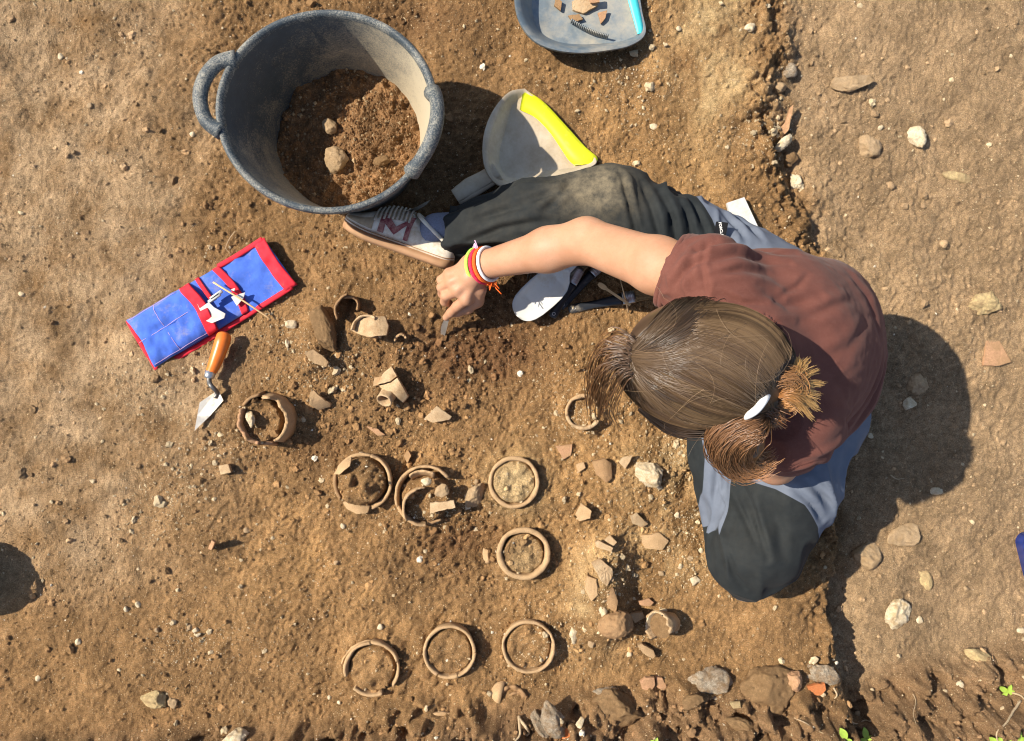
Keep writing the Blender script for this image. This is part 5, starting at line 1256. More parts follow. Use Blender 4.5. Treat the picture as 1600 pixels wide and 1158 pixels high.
n1 = tnoise(nt, 30, 6, .7); n2 = tnoise(nt, 700, 2, .5); n3 = tnoise(nt, 110, 6, .75)
c = mixc(nt, ramp(nt, n1, 0, 1, .3, .7), (.118,.043,.032), (.148,.056,.042)); c = mixc(nt, ramp(nt, n3, 0, .35, .55, .8), c, (.20,.092,.068)); c = mixc(nt, ramp(nt, n2, 0, .35, .5, .8), c, (.21,.10,.078))
nt.links.new(c, b.inputs['Base Color']); b.inputs['Roughness'].default_value = .92; b.inputs['Specular IOR Level'].default_value = .1; b.inputs['Sheen Weight'].default_value = .06
bumpn(nt, b, n2, .35, .0006); MAT['shirt'] = m
shirt = mk('t_shirt', V, Q, MAT['shirt'], person)
# rolled sleeve hems and a neckline
def hemring(c, ax, r, thick, name, tiltv=None, wob=.004, n=48, sx=1.0):
    ax = np.asarray(ax, float)/np.linalg.norm(ax); a, b2 = frame_along(ax); pts = []
    for k in range(n+1):
        t = 2*math.pi*k/n; rr = r*(1+.05*math.sin(3*t+1)+.03*math.sin(7*t)); pts.append(c+a*rr*math.cos(t)+b2*rr*sx*math.sin(t)+ax*wob*math.sin(2*t+1))
    v, f = tube(pts, thick, 10, False); v += .0012*np.stack([noise3(v, 130, k) for k in range(3)],1); mk(name, v, f, MAT['shirt'], shirt)
hemring(SR+sv*.060, hn, .0555, .0062, 'sleeve_hem'); hemring(SR+sv*.050, hn, .0575, .0058, 'sleeve_hem')
# --- trousers
Tr = Field((-.16,-.54,-.04), (.80,.42,.30), .0042)
Tr.cap(P(1140,425,.105), RK, .095, .084, .03); Tr.cap(RH, P(1140,425,.105), .098, .095, .03)
Tr.cap(RK, P(830,342,.085), .084, .070, .03); Tr.cap(P(830,342,.085), P(706,362,.062), .070, .054, .03)
Tr.cap(LH, P(1226,752,.125), .098, .098, .03); Tr.cap(P(1226,752,.125), LK, .098, .086, .03); Tr.cap(LK, P(1172,872,.09), .084, .078, .03)
Tr.cap(P(1160,855,.06), P(1126,705,.055), .066, .056, .02); Tr.cap(P(1126,705,.055), P(1108,635,.05), .056, .05, .02)
Tr.cap(RH, LH, .10, .10, .05); Tr.ell(P(1268,560,.12), (.105,.15,.10), None, .04)
Tr.cut(P(697,362,.06), (-1,.10,0))
Tr.sub_cap(P(712,362,.06), P(650,362,.06), .046, .048)
V, Q = Tr.mesh(); V = relax(V, Q, 3); N = vnormals(V, Q)
def near(p, r): return np.exp(-(np.linalg.norm(V-p,axis=1)/r)**2)
fa = np.clip(1-np.abs(foldnoise(V, (.1,1,.2), 28, 11, .15))*4.2,-.4,1); fb = np.clip(1-np.abs(foldnoise(V, RA-RK, 20, 12, .16))*4,-.4,1); fc = np.clip(1-np.abs(foldnoise(V, P(1190,880,.1)-P(1150,740,.1), 24, 13, .12))*4.2,-.4,1)
right = sstep(-.05,.05,V[:,1]-.05)
V = V+N*(.017*fa*near(P(1070,350,.12),.12)*1.2+.011*fb*right*sstep(.30,.10,V[:,0])+.011*fc*(1-right)+.004*noise3(V,40,14)+.010*noise3(V,13,15))[:,None]
dz_ = np.zeros(len(V)); N = vnormals(V, Q)
def cr2(pts, z): return [P(x, y, z)[:2] for x, y in pts]
for pts, z, w_, A_ in [([(1166,752),(1180,800),(1196,872)],.2,.006,.0085),([(1158,768),(1172,818),(1184,860)],.2,.006,.0055),([(1124,846),(1140,890),(1160,915)],.15,.007,.0060),([(1200,770),(1215,820),(1222,880)],.2,.010,.0040),
  ([(972,268),(984,325),(1004,395)],.19,.006,.0080),([(1006,280),(1020,335),(1034,390)],.19,.007,.0085),([(1034,296),(1050,345),(1060,390)],.19,.006,.0085),([(1060,302),(1076,345),(1084,385)],.19,.006,.0075),([(1080,310),(1096,352),(1104,390)],.18,.006,.0070),
  ([(748,338),(840,312),(905,288)],.15,.008,.0060),([(712,384),(780,360),(860,350)],.13,.007,.0070),([(730,345),(790,330),(840,326)],.14,.006,.0045),([(850,330),(880,300),(900,270)],.17,.007,.0045),
  ([(1232,760),(1264,788),(1284,812)],.2,.006,.0075),([(1252,748),(1286,780),(1300,800)],.19,.006,.0065),([(1130,705),(1132,760),(1122,820)],.17,.006,.0070),([(1145,720),(1142,770),(1132,815)],.18,.005,.0055),([(1132,326),(1150,350),(1160,378)],.18,.006,.0065),([(1152,330),(1172,352),(1184,378)],.17,.006,.0060)]:
    dz_ = dz_+crease(V, N, cr2(pts, z), w_, A_)
V = V+N*dz_[:,None]
V[:,2] = np.maximum(V[:,2], -.03)
def wpoly(pts, z): return [tuple(P(x, y, z)[:2]) for x, y in pts]
pan1 = inpoly(V[:,0], V[:,1], wpoly([(1155,747),(1200,759),(1240,781),(1268,818),(1300,900),(1200,960),(1100,930),(1040,900),(1040,600),(1098,600),(1113,720),(1113,815),(1116,846),(1127,836),(1141,802),(1150,772)], .17))
pan2 = inpoly(V[:,0], V[:,1], wpoly([(600,200),(1060,200),(1094,312),(1110,345),(1117,385),(1120,470),(1050,520),(600,520)], .17))
pan = np.minimum(pan1, pan2)
dustm = near(P(950,285,.19),.060)*.62+.36*near(P(900,298,.17),.055)+.06*near(P(780,340,.14),.10)+.03*near(P(1180,850,.2),.14)
m, nt, b = nodes('two_tone_hiking_trousers')
a1 = nt.nodes.new('ShaderNodeAttribute'); a1.attribute_name = 'panel'; a2 = nt.nodes.new('ShaderNodeAttribute'); a2.attribute_name = 'dust'
k = ramp(nt, a1.outputs['Fac'], 0, 1, -.0006, .0006)
n1 = tnoise(nt, 25, 5, .65); n2 = tnoise(nt, 170, 5, .75)
dark = mixc(nt, ramp(nt, n1, 0, 1, .3, .7), (.011,.0135,.0150), (.020,.0230,.0240)); blue = mixc(nt, ramp(nt, n1, 0, 1, .3, .7), (.105,.122,.158), (.135,.152,.190))
c = mixc(nt, k, dark, blue)
dm = nt.nodes.new('ShaderNodeMath'); dm.operation = 'MULTIPLY'; nt.links.new(a2.outputs['Fac'], dm.inputs[0]); nt.links.new(ramp(nt, tnoise(nt, 45, 8, .72), .15, 1, .34, .72), dm.inputs[1])
c = mixc(nt, dm.outputs[0], c, (.33,.26,.16)); c = mixc(nt, ramp(nt, n2, 0, .07, .62, .75), c, (.22,.19,.15))
nt.links.new(c, b.inputs['Base Color']); b.inputs['Roughness'].default_value = .80; b.inputs['Specular IOR Level'].default_value = .16; b.inputs['Sheen Weight'].default_value = .02
bumpn(nt, b, tnoise(nt, 900, 2, .5), .25, .0005); MAT['trousers'] = m
trousers = mk('trousers', V, Q, MAT['trousers'], person, attrs={'panel': pan, 'dust': dustm})
# seam of the knee panel and the woven tag
TV = V
def top_z(x, y, pad=.0015, r=.010):
    d = np.hypot(TV[:,0]-x, TV[:,1]-y); k = d < r; return (TV[k,2].max() if k.any() else .15)+pad
def drape(pts, z0, pad):
    out = []
    for x, y in pts:
        z = z0
        for _ in range(4): p = P(x, y, z); z = top_z(p[0], p[1], pad)
        out.append(P(x, y, z))
    return out
tg = drape([(1120,347),(1137,350),(1133,373),(1116,370)], .2, .003)
zc = max(p[2] for p in tg)
tg = [P(x, y, zc+.001) for x, y in [(1120,346),(1138,348),(1133,374),(1115,372)]]
tagV = np.array(tg+[p-np.array([0,0,.006]) for p in tg])
tago = mk('woven_tag', tagV, [(3,2,1,0),(4,5,6,7)]+[(k,(k+1)%4,4+(k+1)%4,4+k) for k in range(4)], MAT['black_cloth'], trousers, smooth=False)
fc_ = bpy.data.curves.new('tag_text', 'FONT'); fc_.body = 'FORCLAZ'; fc_.size = .0072; fc_.align_x = 'CENTER'; fc_.align_y = 'CENTER'; fc_.extrude = .0002; fc_.offset = .00015
to = bpy.data.objects.new('tag_text_source', fc_); COL.objects.link(to); bpy.context.view_layer.update()
tm = bpy.data.meshes.new_from_object(to.evaluated_get(bpy.context.evaluated_depsgraph_get())); bpy.data.objects.remove(to)
tv = np.array([v.co[:] for v in tm.vertices]); tf = [tuple(p.vertices) for p in tm.polygons]
cx_ = (np.array(tg[0])+tg[1]+tg[2]+tg[3])/4; R_ = rotz(math.radians(-80-0))
mk('lettering', tv@R_.T*1.0+cx_+np.array([0.000,0,.0012]), tf, MAT['white_cloth'], tago, smooth=False)

# --- shoe and sock (right foot lying on its outer side)
hl = P(704,424,.05); te = P(528,361,.05)
t_ = te-hl; SL_ = np.linalg.norm(t_); t_ = t_/SL_; up_ = np.array([-t_[1], t_[0], 0])
if up_[1] < 0: up_ = -up_
tiltm = np.array([0,0,1.0]); up_ = up_*math.cos(.16)+tiltm*math.sin(.16); md_ = np.cross(t_, up_); md_ = md_ if md_[2] > 0 else -md_
def SP(s, h, w): return hl+t_*s*SL_*(1 if s < .7 else 1-.03*(s-.7)/.3)+up_*(h+.012*max(0,(s-.66)/.34)**2+.006*max(0,(.10-s)/.10)**2)+md_*w
sS = [0,.02,.06,.15,.30,.45,.60,.75,.86,.94,.985,1.0]
sW = [.010,.022,.030,.034,.033,.033,.038,.044,.042,.033,.018,.006]
sT = [.034,.052,.060,.058,.066,.092,.086,.066,.050,.041,.033,.024]     # top of the upper above the ground line
def shoe_loft(h0, h1f, wk, n=44, m=22):
    V = []; Fs = []
    for i in range(n):
        s = i/(n-1); w = np.interp(s, sS, sW)*wk; h1 = h1f(s)
        for j in range(m):
            a = 2*math.pi*j/m; ca, sa = math.cos(a), math.sin(a)
            x = math.copysign(abs(ca)**.75, ca)*w; y = math.copysign(abs(sa)**(.6 if sa < 0 else .85), sa)
            hm = (h0+h1)/2; V.append(SP(s, hm+(h1-h0)/2*y, x*(1 if y < 0 else 1-.35*max(0,y)**2)))
    for i in range(n-1):
        for j in range(m): Fs.append((i*m+j, i*m+(j+1)%m, (i+1)*m+(j+1)%m, (i+1)*m+j))
    Fs.append(tuple(range(m-1,-1,-1))); Fs.append(tuple((n-1)*m+k for k in range(m)))
    return np.array(V), Fs
MAT['gum'] = plain('gum_rubber_sole', (.40,.22,.115), .7, .3, 0, .12, 60, .3, .0006, (.33,.21,.11), .35, 30)
MAT['leather'] = plain('dusty_white_leather', (.66,.60,.50), .55, .35, 0, .08, 50, .25, .0005, (.40,.29,.17), .45, 26)
MAT['suede'] = plain('soiled_grey_suede', (.34,.28,.20), .9, .1, 0, .25, 80, .5, .0008, (.30,.20,.11), .5, 30)
MAT['burgundy'] = plain('burgundy_suede', (.20,.050,.056), .88, .12, 0, .25, 120, .5, .0006, (.38,.24,.19), .42, 60)
MAT['lace'] = plain('grey_laces', (.42,.37,.30), .85, .1, 0, .2, 120)
MAT['sock'] = plain('blue_grey_knit', (.21,.225,.29), .9, .1, 0, .15, 300, .7, .001)
shoe = mk('shoe', *shoe_loft(.014, lambda s: float(np.interp(s, sS, sT)), 1.0), MAT['leather'], person)
v, f = shoe_loft(0.0, lambda s: .026-.003*math.sin(math.pi*s), 1.06); mk('sole', v, f, MAT['gum'], shoe)
v, f = shoe_loft(.022, lambda s: .0250, 1.085); mk('sole_welt', v, f, MAT['gum'], shoe)
def onshoe(s, h, off=.0012):
    """point on the inner (upward) side of the upper"""
    w = np.interp(s, sS, sW); h1 = np.interp(s, sS, sT); y = np.clip((h-(.014+h1)/2)/((h1-.014)/2), -.999, .999)
    if y < 0: ca = max(0,1-abs(y)**(2/.6))**.5
    else: ca = max(0,1-y**(2/.85))**.5
    x = ca**.75*w*(1-.35*max(0,y)**2); return SP(s, h, x+off)
def patch(s0h, mat, name, off=.0014, th=.002):
    """quad strip laid on the shoe side: list of ((s,h),(s,h)) pairs"""
    V = []; Fs = []
    rows = []
    for (a, b2) in s0h:
        rows.append([onshoe(a[0]+(b2[0]-a[0])*t, a[1]+(b2[1]-a[1])*t, off) for t in np.linspace(0,1,8)])
    R2 = []
    for i in range(len(rows)-1):
        for t in np.linspace(0,1,6)[:-1]: R2.append([onshoe(*(np.array([s0h[i][0][0],s0h[i][0][1]])*(1-t)*(1-q)+np.array(s0h[i][1])*(1-t)*q+np.array(s0h[i+1][0])*t*(1-q)+np.array(s0h[i+1][1])*t*q), off) for q in np.linspace(0,1,8)])
    R2.append(rows[-1]); n = 8
    for r in R2: V += r
    for i in range(len(R2)-1):
        for j in range(n-1): Fs.append((i*n+j, i*n+j+1, (i+1)*n+j+1, (i+1)*n+j))
    V = np.array(V); c = len(V); V = np.vstack([V, V-md_*th]); Fs += [tuple(c+q for q in reversed(ff)) for ff in list(Fs)]
    mk(name, V, Fs, MAT[mat], shoe)
# burgundy side mark: two posts joined by a slanting bar
patch([((.400,.030),(.440,.030)),((.400,.082),(.440,.080))], 'burgundy', 'side_mark')
patch([((.605,.030),(.655,.030)),((.610,.074),(.655,.070))], 'burgundy', 'side_mark')
patch([((.412,.080),(.440,.062)),((.52,.052),(.52,.034)),((.62,.072),(.62,.052))], 'burgundy', 'side_mark', .0018)
patch([((.70,.030),(.70,.056)),((.80,.030),(.80,.046)),((.90,.029),(.90,.038)),((.965,.028),(.965,.031))], 'suede', 'toe_cap', .0012)
patch([((.0,.050),(.05,.064)),((.03,.056),(.07,.068))], 'burgundy', 'heel_tab', .0022)
# laces across the top edge, tongue, collar
for i in range(9):
    s = .44+i*.033; h = np.interp(s, sS, sT)
    v, f = tube(resample([onshoe(s-.006, h-.022, .0025), onshoe(s+.004, h-.006, .003), SP(s+.010, h+.004, 0), SP(s+.014, h+.000, -.016)], 12), .0024, 8); mk('lace', v, f, MAT['lace'], shoe)
patch([((.42,.072),(.42,.093)),((.56,.064),(.56,.088)),((.72,.054),(.72,.070))], 'suede', 'eyestay', .0010)
tng = [SP(.40,.070,.014), SP(.36,.088,.016), SP(.325,.104,.014), SP(.30,.116,.010)]
V = []; Fs = []
for i, (s, h, w) in enumerate([(.52,.088,.020),(.46,.098,.022),(.41,.110,.022),(.365,.122,.020),(.345,.128,.012)]):
    for j in range(7):
        q = -1+j/3; V.append(SP(s+.02*q*q, h-.008*q*q, w*q))
for i in range(4):
    for j in range(6): Fs.append((i*7+j, i*7+j+1, (i+1)*7+j+1, (i+1)*7+j))
V = np.array(V); c = len(V); V = np.vstack([V, V-up_*.004+t_*.002]); Fs += [tuple(c+q for q in reversed(ff)) for ff in list(Fs)]
mk('tongue', V, Fs, MAT['leather'], shoe)
ring = [SP(.215+.185*math.cos(a), .068+.022*math.cos(a), .031*math.sin(a)) for a in np.linspace(0,2*math.pi,33)]
v, f = tube(ring, .0042, 8, False); mk('collar', v, f, MAT['leather'], shoe)
ank = RA+np.array([.02,0,0])
v, f = tube(resample([SP(.26,.035,0), SP(.24,.070,0), P(694,358,.060), P(740,357,.066)], 24), np.interp(np.linspace(0,1,24),[0,.4,.7,1],[.031,.033,.035,.040]), 20, True); 
v += .0012*np.stack([noise3(v, 60, k) for k in range(3)],1); mk('sock', v, f, MAT['sock'], person)
# --- bracelets
fdir = (WR-EL)/np.linalg.norm(WR-EL); ba, bb = frame_along(fdir)
def bracelet(off, r, th, col, label, braid=0, tilt=0.0):
    mname = label; MAT[mname] = plain(label.replace(' ','_'), col, .7, .2, 0, .15, 200)
    ax = rot_axis(tuple(ba), tilt)@fdir; a, b2 = frame_along(ax); c = WR+fdir*off; pts = []; n = 72
    parts = []
    if braid:
        for s in range(3):
            pts = []
            for k in range(n*2+1):
                t = 2*math.pi*k/(n*2); ph = t*22+s*2.094; pts.append(c+(a*math.cos(t)+b2*math.sin(t))*(r+th*.45*math.cos(ph))+ax*th*.75*math.sin(ph))
            parts.append(tube(pts, th*.62, 6, False))
    else:
        for k in range(n+1):
            t = 2*math.pi*k/n; pts.append(c+(a*math.cos(t)+b2*math.sin(t))*r)
        parts.append(tube(pts, th, 10, False))
    v, f = join(parts); return mk('bracelet', v, f, MAT[mname], person)
b1 = bracelet(-.012, .0335, .0036, (.80,.76,.74), 'white cord'); b1['label'] = 'smooth white wrist cord'
b2_ = bracelet(-.002, .0350, .0034, (.80,.13,.02), 'orange braid', 1); b2_['label'] = 'orange braided bracelet with a frayed knot'
b3 = bracelet(.007, .0358, .0034, (.66,.03,.08), 'crimson braid', 1); b3['label'] = 'crimson braided bracelet'
b4 = bracelet(.017, .0365, .0034, (.42,.72,.10), 'lime braid', 1); b4['label'] = 'lime green braided bracelet'
r_ = np.random.default_rng(3); parts = []
kn = P(768,438,.125)
for i in range(16):
    e = kn+np.array([r_.normal()*.010, -.008+r_.normal()*.008, r_.normal()*.006]); parts.append(tube(resample([kn, (kn+e)/2+r_.normal(size=3)*.003, e], 6), .0013, 5))
v, f = join(parts); mk('frayed_knot', v, f, MAT['orange braid'], b2_)
kn = P(746,390,.150); parts = []
for i in range(7):
    e = kn+np.array([-.006+r_.normal()*.004, .008+r_.normal()*.004, r_.normal()*.003]); parts.append(tube([kn, (kn+e)/2+r_.normal(size=3)*.002, e], .0012, 5))
v, f = join(parts); mk('frayed_knot', v, f, MAT['stitch'], b3)
# --- the little leaf trowel in the fingers
lt = thing('leaf_trowel', 'small steel leaf trowel held in the fingers, blade in the dark soil', 'trowel', G(694,525))
gt = G(694,528)[2]
v, f = tube(resample([P(735,462,.082), P(715,480,.058), P(700,494,.040)], 10), [.0045]*10, 10); mk('handle', v, f, MAT['steel_dark'], lt)
V = []; Fs = []; a = P(700,493,.040); e = P(692,531,gt-.004)
for i in range(9):
    q = i/8; w = .0085*math.sin(math.pi*(.12+.88*q))**.7; c = a+(e-a)*q+np.array([-.003*math.sin(math.pi*q),0,0]); d = np.array([.85,.2,.45]); d /= np.linalg.norm(d); V += [c-d*w, c+np.array([0,0,-.001]), c+d*w]
for i in range(8):
    for j in range(2): Fs.append((3*i+j, 3*i+j+1, 3*i+j+4, 3*i+j+3))
V = np.array(V); c = len(V); V = np.vstack([V, V-[0,0,.0012]]); Fs += [tuple(c+q for q in reversed(ff)) for ff in list(Fs)]
mk('blade', V, Fs, MAT['steel'], lt)

# ------------------------------------------------------------------ hair
m, nt, b = nodes('brown_hair_with_sun_bleached_ends')
at = nt.nodes.new('ShaderNodeAttribute'); at.attribute_name = 'Col'; nt.links.new(at.outputs['Color'], b.inputs['Base Color'])
b.inputs['Roughness'].default_value = .36; b.inputs['Specular IOR Level'].default_value = .55; MAT['hair'] = m
DK = np.array([.032,.020,.013]); MD = np.array([.092,.054,.031]); LT = np.array([.25,.165,.092]); GD = np.array([.56,.33,.11]); RD = np.array([.25,.105,.035])
def strands(C, rad, colr, name, parent):
    """C (n,k,3) curves, rad (n,k), colr (n,k,3): three-sided strands in one mesh"""
    n, k, _ = C.shape; T_ = np.gradient(C, axis=1); T_ /= np.linalg.norm(T_,axis=2,keepdims=True)+1e-12
    up = np.zeros_like(T_); up[...,2] = 1; A_ = np.cross(T_, up); l = np.linalg.norm(A_,axis=2,keepdims=True); A_ = np.where(l > 1e-4, A_/np.maximum(l,1e-6), np.array([1.,0,0])); Bn = np.cross(T_, A_)
    V = np.stack([C+rad[...,None]*(math.cos(a)*A_+math.sin(a)*Bn) for a in (math.pi*1.0, math.pi/2, 0.0)], 2).reshape(-1,3)
    base = (np.arange(n)[:,None]*k+np.arange(k-1)[None])*3
    Fs = []
    for s in range(2): Fs.append(np.stack([base+s, base+s+1, base+3+s+1, base+3+s], -1).reshape(-1,4))
    return mk(name, V, np.vstack(Fs), MAT['hair'], parent, col=np.repeat(colr.reshape(-1,3), 3, 0))
HE = HD+np.array([.002,0,.004]); EA = np.array([.128,.0935,.112])      # hair shell half-axes
RY = rotz(math.radians(-7))
def shell(d, k=1.0): return HE+(d*EA*k)@RY.T
def unshell(p):
    d = ((np.asarray(p)-HE)@RY)/EA; return d/np.linalg.norm(d)
part = unshell(P(978,558,.655)); tie = unshell(P(1186,634,.640))
V, Fa = ICO[4]
face = unshell(HD+hf*.1-hu*.03)
k_ = 1-.20*sstep(.25,.9,V@face)
hair = mk('hair', shell(V)*1.0*0+HE+((V*EA*.965*k_[:,None])@RY.T), Fa, MAT['hair'], person, col=np.repeat((DK*.5+MD*.45)[None],len(V),0)*(1+.9*noise2(np.arctan2(V[:,1],V[:,2])*9,V[:,0]*1.2,1.6,4))[:,None])
def blendc(t, a, b_): return a*(1-t)+b_*t
r_ = np.random.default_rng(12); n = 8600; k = 13
ax0 = part-tie; ax0 /= np.linalg.norm(ax0); mid = (part+tie); mid /= np.linalg.norm(mid); sd = np.cross(ax0, mid); sd /= np.linalg.norm(sd)
phi = r_.uniform(-2.2, 2.2, n); lock = noise2(phi*9, phi*0, 1.0, 3)          # strands gather into locks
t = np.linspace(0,1,k)[None,:,None]
w = np.cos(phi)[:,None]*mid+np.sin(phi)[:,None]*sd
bul = (1.15+.75*np.abs(np.sin(phi))+r_.normal(0,.05,n)+.10*lock)[:,None,None]
st = part[None]+(.16+.70*r_.uniform(0,1,n)**1.3)[:,None]*np.sin(phi)[:,None]*sd-.12*(np.sin(phi)**2)[:,None]*mid+.02*r_.normal(size=(n,3)); en = tie[None]+.03*np.sin(phi)[:,None]*sd+.03*r_.normal(size=(n,3))
shape = (4*t*(1-t))**(.80-.30*np.abs(np.sin(phi))[:,None,None])
Dv = st[:,None]*(1-t)+en[:,None]*t+w[:,None]*bul*shape
Dv += .006*np.sin(t*7+phi[:,None,None]*14)*sd+.0016*np.cumsum(r_.normal(size=(n,k,3)),1)
Dv /= np.linalg.norm(Dv,axis=2,keepdims=True)
hgtk = .985+.030*r_.uniform(0,1,n)**1.5+.016*lock
C = HE+(Dv*EA*hgtk[:,None,None])@RY.T
keep = (C[:,:,2].min(1) > .47)
rad = np.full((n,k), .00062)*r_.uniform(.7,1.35,(n,1)); rad[:,-1] *= .5; rad[:,0] *= .5
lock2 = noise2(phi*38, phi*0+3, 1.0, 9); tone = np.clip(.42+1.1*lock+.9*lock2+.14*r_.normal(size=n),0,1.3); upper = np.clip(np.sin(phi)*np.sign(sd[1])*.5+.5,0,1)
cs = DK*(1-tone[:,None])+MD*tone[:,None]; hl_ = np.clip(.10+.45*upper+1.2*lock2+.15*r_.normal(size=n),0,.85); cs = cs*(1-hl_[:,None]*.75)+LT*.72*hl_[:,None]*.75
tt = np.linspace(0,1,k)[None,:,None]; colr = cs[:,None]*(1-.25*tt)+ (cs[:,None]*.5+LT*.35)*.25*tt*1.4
strands(C[keep], rad[keep], colr[keep], 'crown_strands', hair)
# fringe: tufts falling forward from the parting
r_ = np.random.default_rng(21)
def tuft(name, ctrl, n, spread, c0, c1, rad=.0007, k=16, gather=0.0, seed=0, tipspread=1.0):
    r2 = np.random.default_rng(seed); ctrl = np.array(ctrl); base = resample(ctrl, k); t = np.linspace(0,1,k)[:,None]
    C = np.zeros((n,k,3)); q = r2.normal(size=(n,1,3))*spread; q2 = r2.normal(size=(n,1,3))*spread*tipspread; ln = r2.uniform(.72,1.0,n)
    for i in range(n):
        bs = resample(ctrl, 40); idx = np.linspace(0,39*ln[i],k); C[i] = np.stack([np.interp(idx, np.arange(40), bs[:,a]) for a in range(3)],1)
    env = (.40+.60*np.sin(np.pi*np.clip(t*.85+.08,0,1)))[None] if name == 'fringe' else np.sin(np.pi*np.clip(t*.85+.08,0,1))[None]
    C = C+q*env+q2*(t[None]**2)+.0003*np.cumsum(r2.normal(size=(n,k,3)),1)
    tn = np.clip(.5+.35*r2.normal(size=(n,1,1)),0,1.2); g_ = t**1.8; cc = (c0*(1-g_)+c1*g_)[None]*(.72+.56*tn)
    rd = np.full((n,k), rad)*r2.uniform(.7,1.3,(n,1)); rd[:,-3:] *= np.array([.8,.6,.3]); return strands(C, rd, np.clip(cc,0,.85), name, hair)
p0 = P(980,556,.660)
# hair spreading forward from the whorl over brow and temples
r3 = np.random.default_rng(71); n = 2200; k = 12
e2 = part-tie*part.dot(tie); e2 = e2-part*e2.dot(part); e2 /= np.linalg.norm(e2); e1 = np.cross(part, e2)
psi = r3.uniform(-1.75, 1.75, n); lk = noise2(psi*8, psi*0, 1.0, 5)
L_ = (1.15-.35*np.cos(psi)*1.0+.30*r3.normal(size=n)).clip(.35,1.8)
s_ = np.linspace(0.0,1,k)[None,:]*L_[:,None]; back = .55*np.abs(np.sin(psi))[:,None]*s_**1.5
ang = psi[:,None]+np.sign(psi)[:,None]*back+.05*r3.normal(size=(n,1))
off = .05*r3.normal(size=(n,1,3))
Dv = part[None,None]*np.cos(s_)[...,None]+(np.cos(ang)[...,None]*e2+np.sin(ang)[...,None]*e1)*np.sin(s_)[...,None]+off
Dv /= np.linalg.norm(Dv,axis=2,keepdims=True)
C = HE+(Dv*EA*(.99+.03*r3.uniform(0,1,n)+.012*lk)[:,None,None])@RY.T
tone = np.clip(.55+1.2*lk+.2*r3.normal(size=n),0,1.3)[:,None]; cs = DK*(1-tone)+MD*tone; hh_ = np.clip(.25+1.2*lk+.15*r3.normal(size=n),0,.8)[:,None]; cs = cs*(1-.6*hh_)+LT*.7*.6*hh_
rad = np.full((n,k), .0006)*r3.uniform(.7,1.3,(n,1)); rad[:,-1] *= .4
strands(C, rad, np.repeat(cs[:,None],k,1), 'brow_strands', hair)
for q, (x0, y0, c1, c2, c3, n_, sp_) in enumerate([
  (970,540,(950,538,.645),(934,574,.580),(930,625,.490),20,.0050),(968,556,(946,568,.640),(930,614,.550),(934,662,.455),32,.0052),
  (968,572,(950,594,.630),(940,636,.545),(952,668,.460),28,.0052),(974,588,(960,612,.615),(950,644,.545),(970,672,.465),18,.0050),
  (976,526,(958,524,.645),(942,538,.600),(932,566,.550),14,.0050),(968,548,(938,552,.635),(924,592,.570),(926,640,.500),14,.0060)]):
    tuft('fringe', [P(x0+14,y0+(566-y0)*.2,.664), P(x0,y0,.660), P(*c1), P(*c2), P(*c3)], n_, sp_, MD*1.1, RD*.75, .00055, 16, seed=100+q, tipspread=1.6)
tuft('side_strands', [P(1000,640,.60), P(1060,672,.585), P(1130,668,.60), P(1180,640,.63)], 160, .005, DK, MD, .0006, 16, seed=6)
# gathered tail: white elastic, lower loop and upper loop with bleached ends
TIE = P(1182,633,.640)
tuft('tail', [P(1165,622,.645), TIE+np.array([0,0,.006]), P(1202,645,.645), P(1212,655,.630)], 700, .0060, MD, RD, .0007, 14, seed=7, tipspread=1.3)
def bunloop(ctrs, n, spread, c0, c1, seed, rad=.00048): return tuft('bun_loop', ctrs, int(n*1.7), spread, (c0+MD*1.4)/2, c1, rad, 17, seed=seed, tipspread=1.1)
for q, (dx, dy, sc, dzz) in enumerate([(0,0,1.0,0),(10,6,.86,.006),(-4,-4,1.05,-.006),(16,10,.70,.010),(4,12,.92,.0),(18,8,.45,.014)]):
    cx0, cy0 = 1166, 690
    pts = [(1198,646,.640),(1172,650,.668),(1140,664,.662),(1122,688,.636),(1128,714,.604),(1150,730,.580),(1178,728,.572),(1200,712,.582)]
    L = [P(pts[0][0],pts[0][1],pts[0][2])]+[P(cx0+(x-cx0)*sc+dx, cy0+(y-cy0)*sc+dy, z+dzz) for x, y, z in pts[1:]]
    bunloop(L, 230, .0058, RD*.8+MD*.3, RD*1.25+LT*.35, 60+q)
for q, (sc, dzz) in enumerate([(1.0,0),(.75,.008),(1.15,-.006)]):
    cx0, cy0 = 1224, 608
    pts = [(1200,634,.640),(1200,608,.664),(1214,588,.674),(1238,588,.672),(1250,606,.662),(1240,628,.652),(1218,632,.650)]
    bunloop([P(*pts[0])]+[P(cx0+(x-cx0)*sc, cy0+(y-cy0)*sc, z+dzz) for x, y, z in pts[1:]], 190, .0042, RD*.9, RD*1.2+GD*.35, 80+q)
for i, (x, y) in enumerate([(1246,558),(1262,562),(1278,578),(1288,600),(1282,618),(1282,640),(1270,655)]):
    tuft('bleached_ends', [P(1215,618,.668), P(1236,606+(y-600)*.25,.676), P(1255+(x-1280)*.3,600+(y-600)*.6,.664), P(x,y,.645)], 110, .0032, RD*1.1, GD*1.1, .0005, 12, seed=30+i, tipspread=.8)
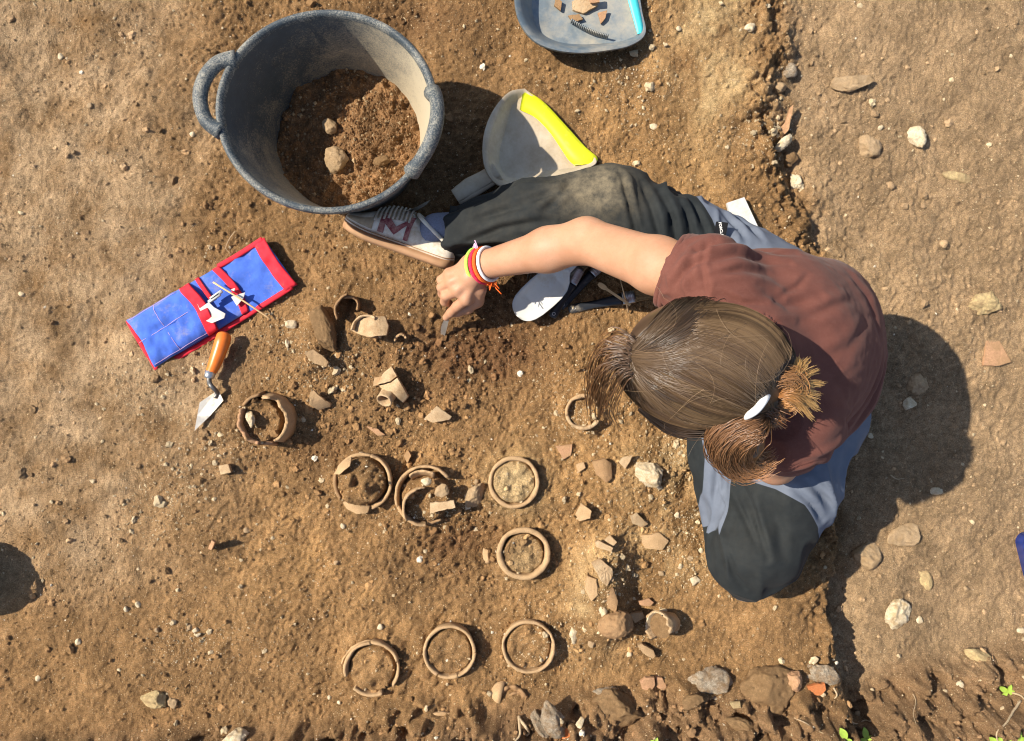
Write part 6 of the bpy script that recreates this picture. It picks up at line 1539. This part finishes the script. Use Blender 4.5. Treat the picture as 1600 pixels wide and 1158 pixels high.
for i, (x, y) in enumerate([(1140,740),(1152,752),(1166,738),(1128,722)]):
    tuft('bleached_ends', [P(1168,690,.655), P(1156,710,.625), P(1152+(x-1150)*.5,726,.590), P(x,y,.55)], 90, .0034, RD, GD*.95, .0005, 12, seed=40+i, tipspread=.9)
# dense cores so that no gaps show between the loops
for nm, c, r in (('bun_core', P(1166,692,.612), (.027,.028,.022)), ('bun_core', P(1224,606,.655), (.020,.018,.016)), ('bun_core', P(1200,645,.632), (.022,.022,.018))):
    v, f = ICO[3]; v = v*(1+.12*noise3(v*2,1.5,5))[:,None]; mk(nm, v*np.array(r)+c, f, MAT['hair'], hair, col=np.repeat((RD*.55)[None],len(v),0))
pts = [TIE+np.array([.0,0,.0]) + (rotz(.62)@np.array([.010*math.sin(a)*.4, .019*math.cos(a), .019*math.sin(a)])) for a in np.linspace(0,2*math.pi,49)]
pts = [P(1158,652,.640), P(1166,650,.676), P(1181,641,.696), P(1193,626,.696), P(1198,616,.676), P(1198,612,.640)]
v, f = tube(resample(pts, 30), .0058, 12, True, .8); mk('hair_elastic', v, f, MAT['white_cloth'], hair)
# stray hairs
r_ = np.random.default_rng(50); n = 22; k = 14; C = np.zeros((n,k,3))
for i in range(n):
    d0 = shell(np.array([r_.normal()*.7, r_.normal()*.7, 1.0])/np.linalg.norm([.9,.9,1.0])*1.0); a = r_.uniform(0,6.28); L = r_.uniform(.04,.11); bend = r_.normal()*.35; a = r_.normal()*.5+(3.3 if i%2 else -.3)
    for j in range(k):
        s = j/(k-1); aa = a+bend*s*2; C[i,j] = d0+np.array([math.cos(aa)*L*s, math.sin(aa)*L*s, 0])
    u_ = ((C[i]-HE)@RY)/EA; rr = np.sqrt(u_[:,0]**2+u_[:,1]**2); zz = np.sqrt(np.clip(1.06-rr**2,0.0,None)); C[i] = HE+(np.stack([u_[:,0],u_[:,1],np.maximum(zz,.05)],1)*EA)@RY.T+np.array([0,0,.004])
strands(C, np.full((n,k),.00012), np.clip(np.repeat(np.repeat(LT[None,None],n,0),k,1)*r_.uniform(.7,1.6,(n,1,1)),0,.8), 'stray_hairs', hair)
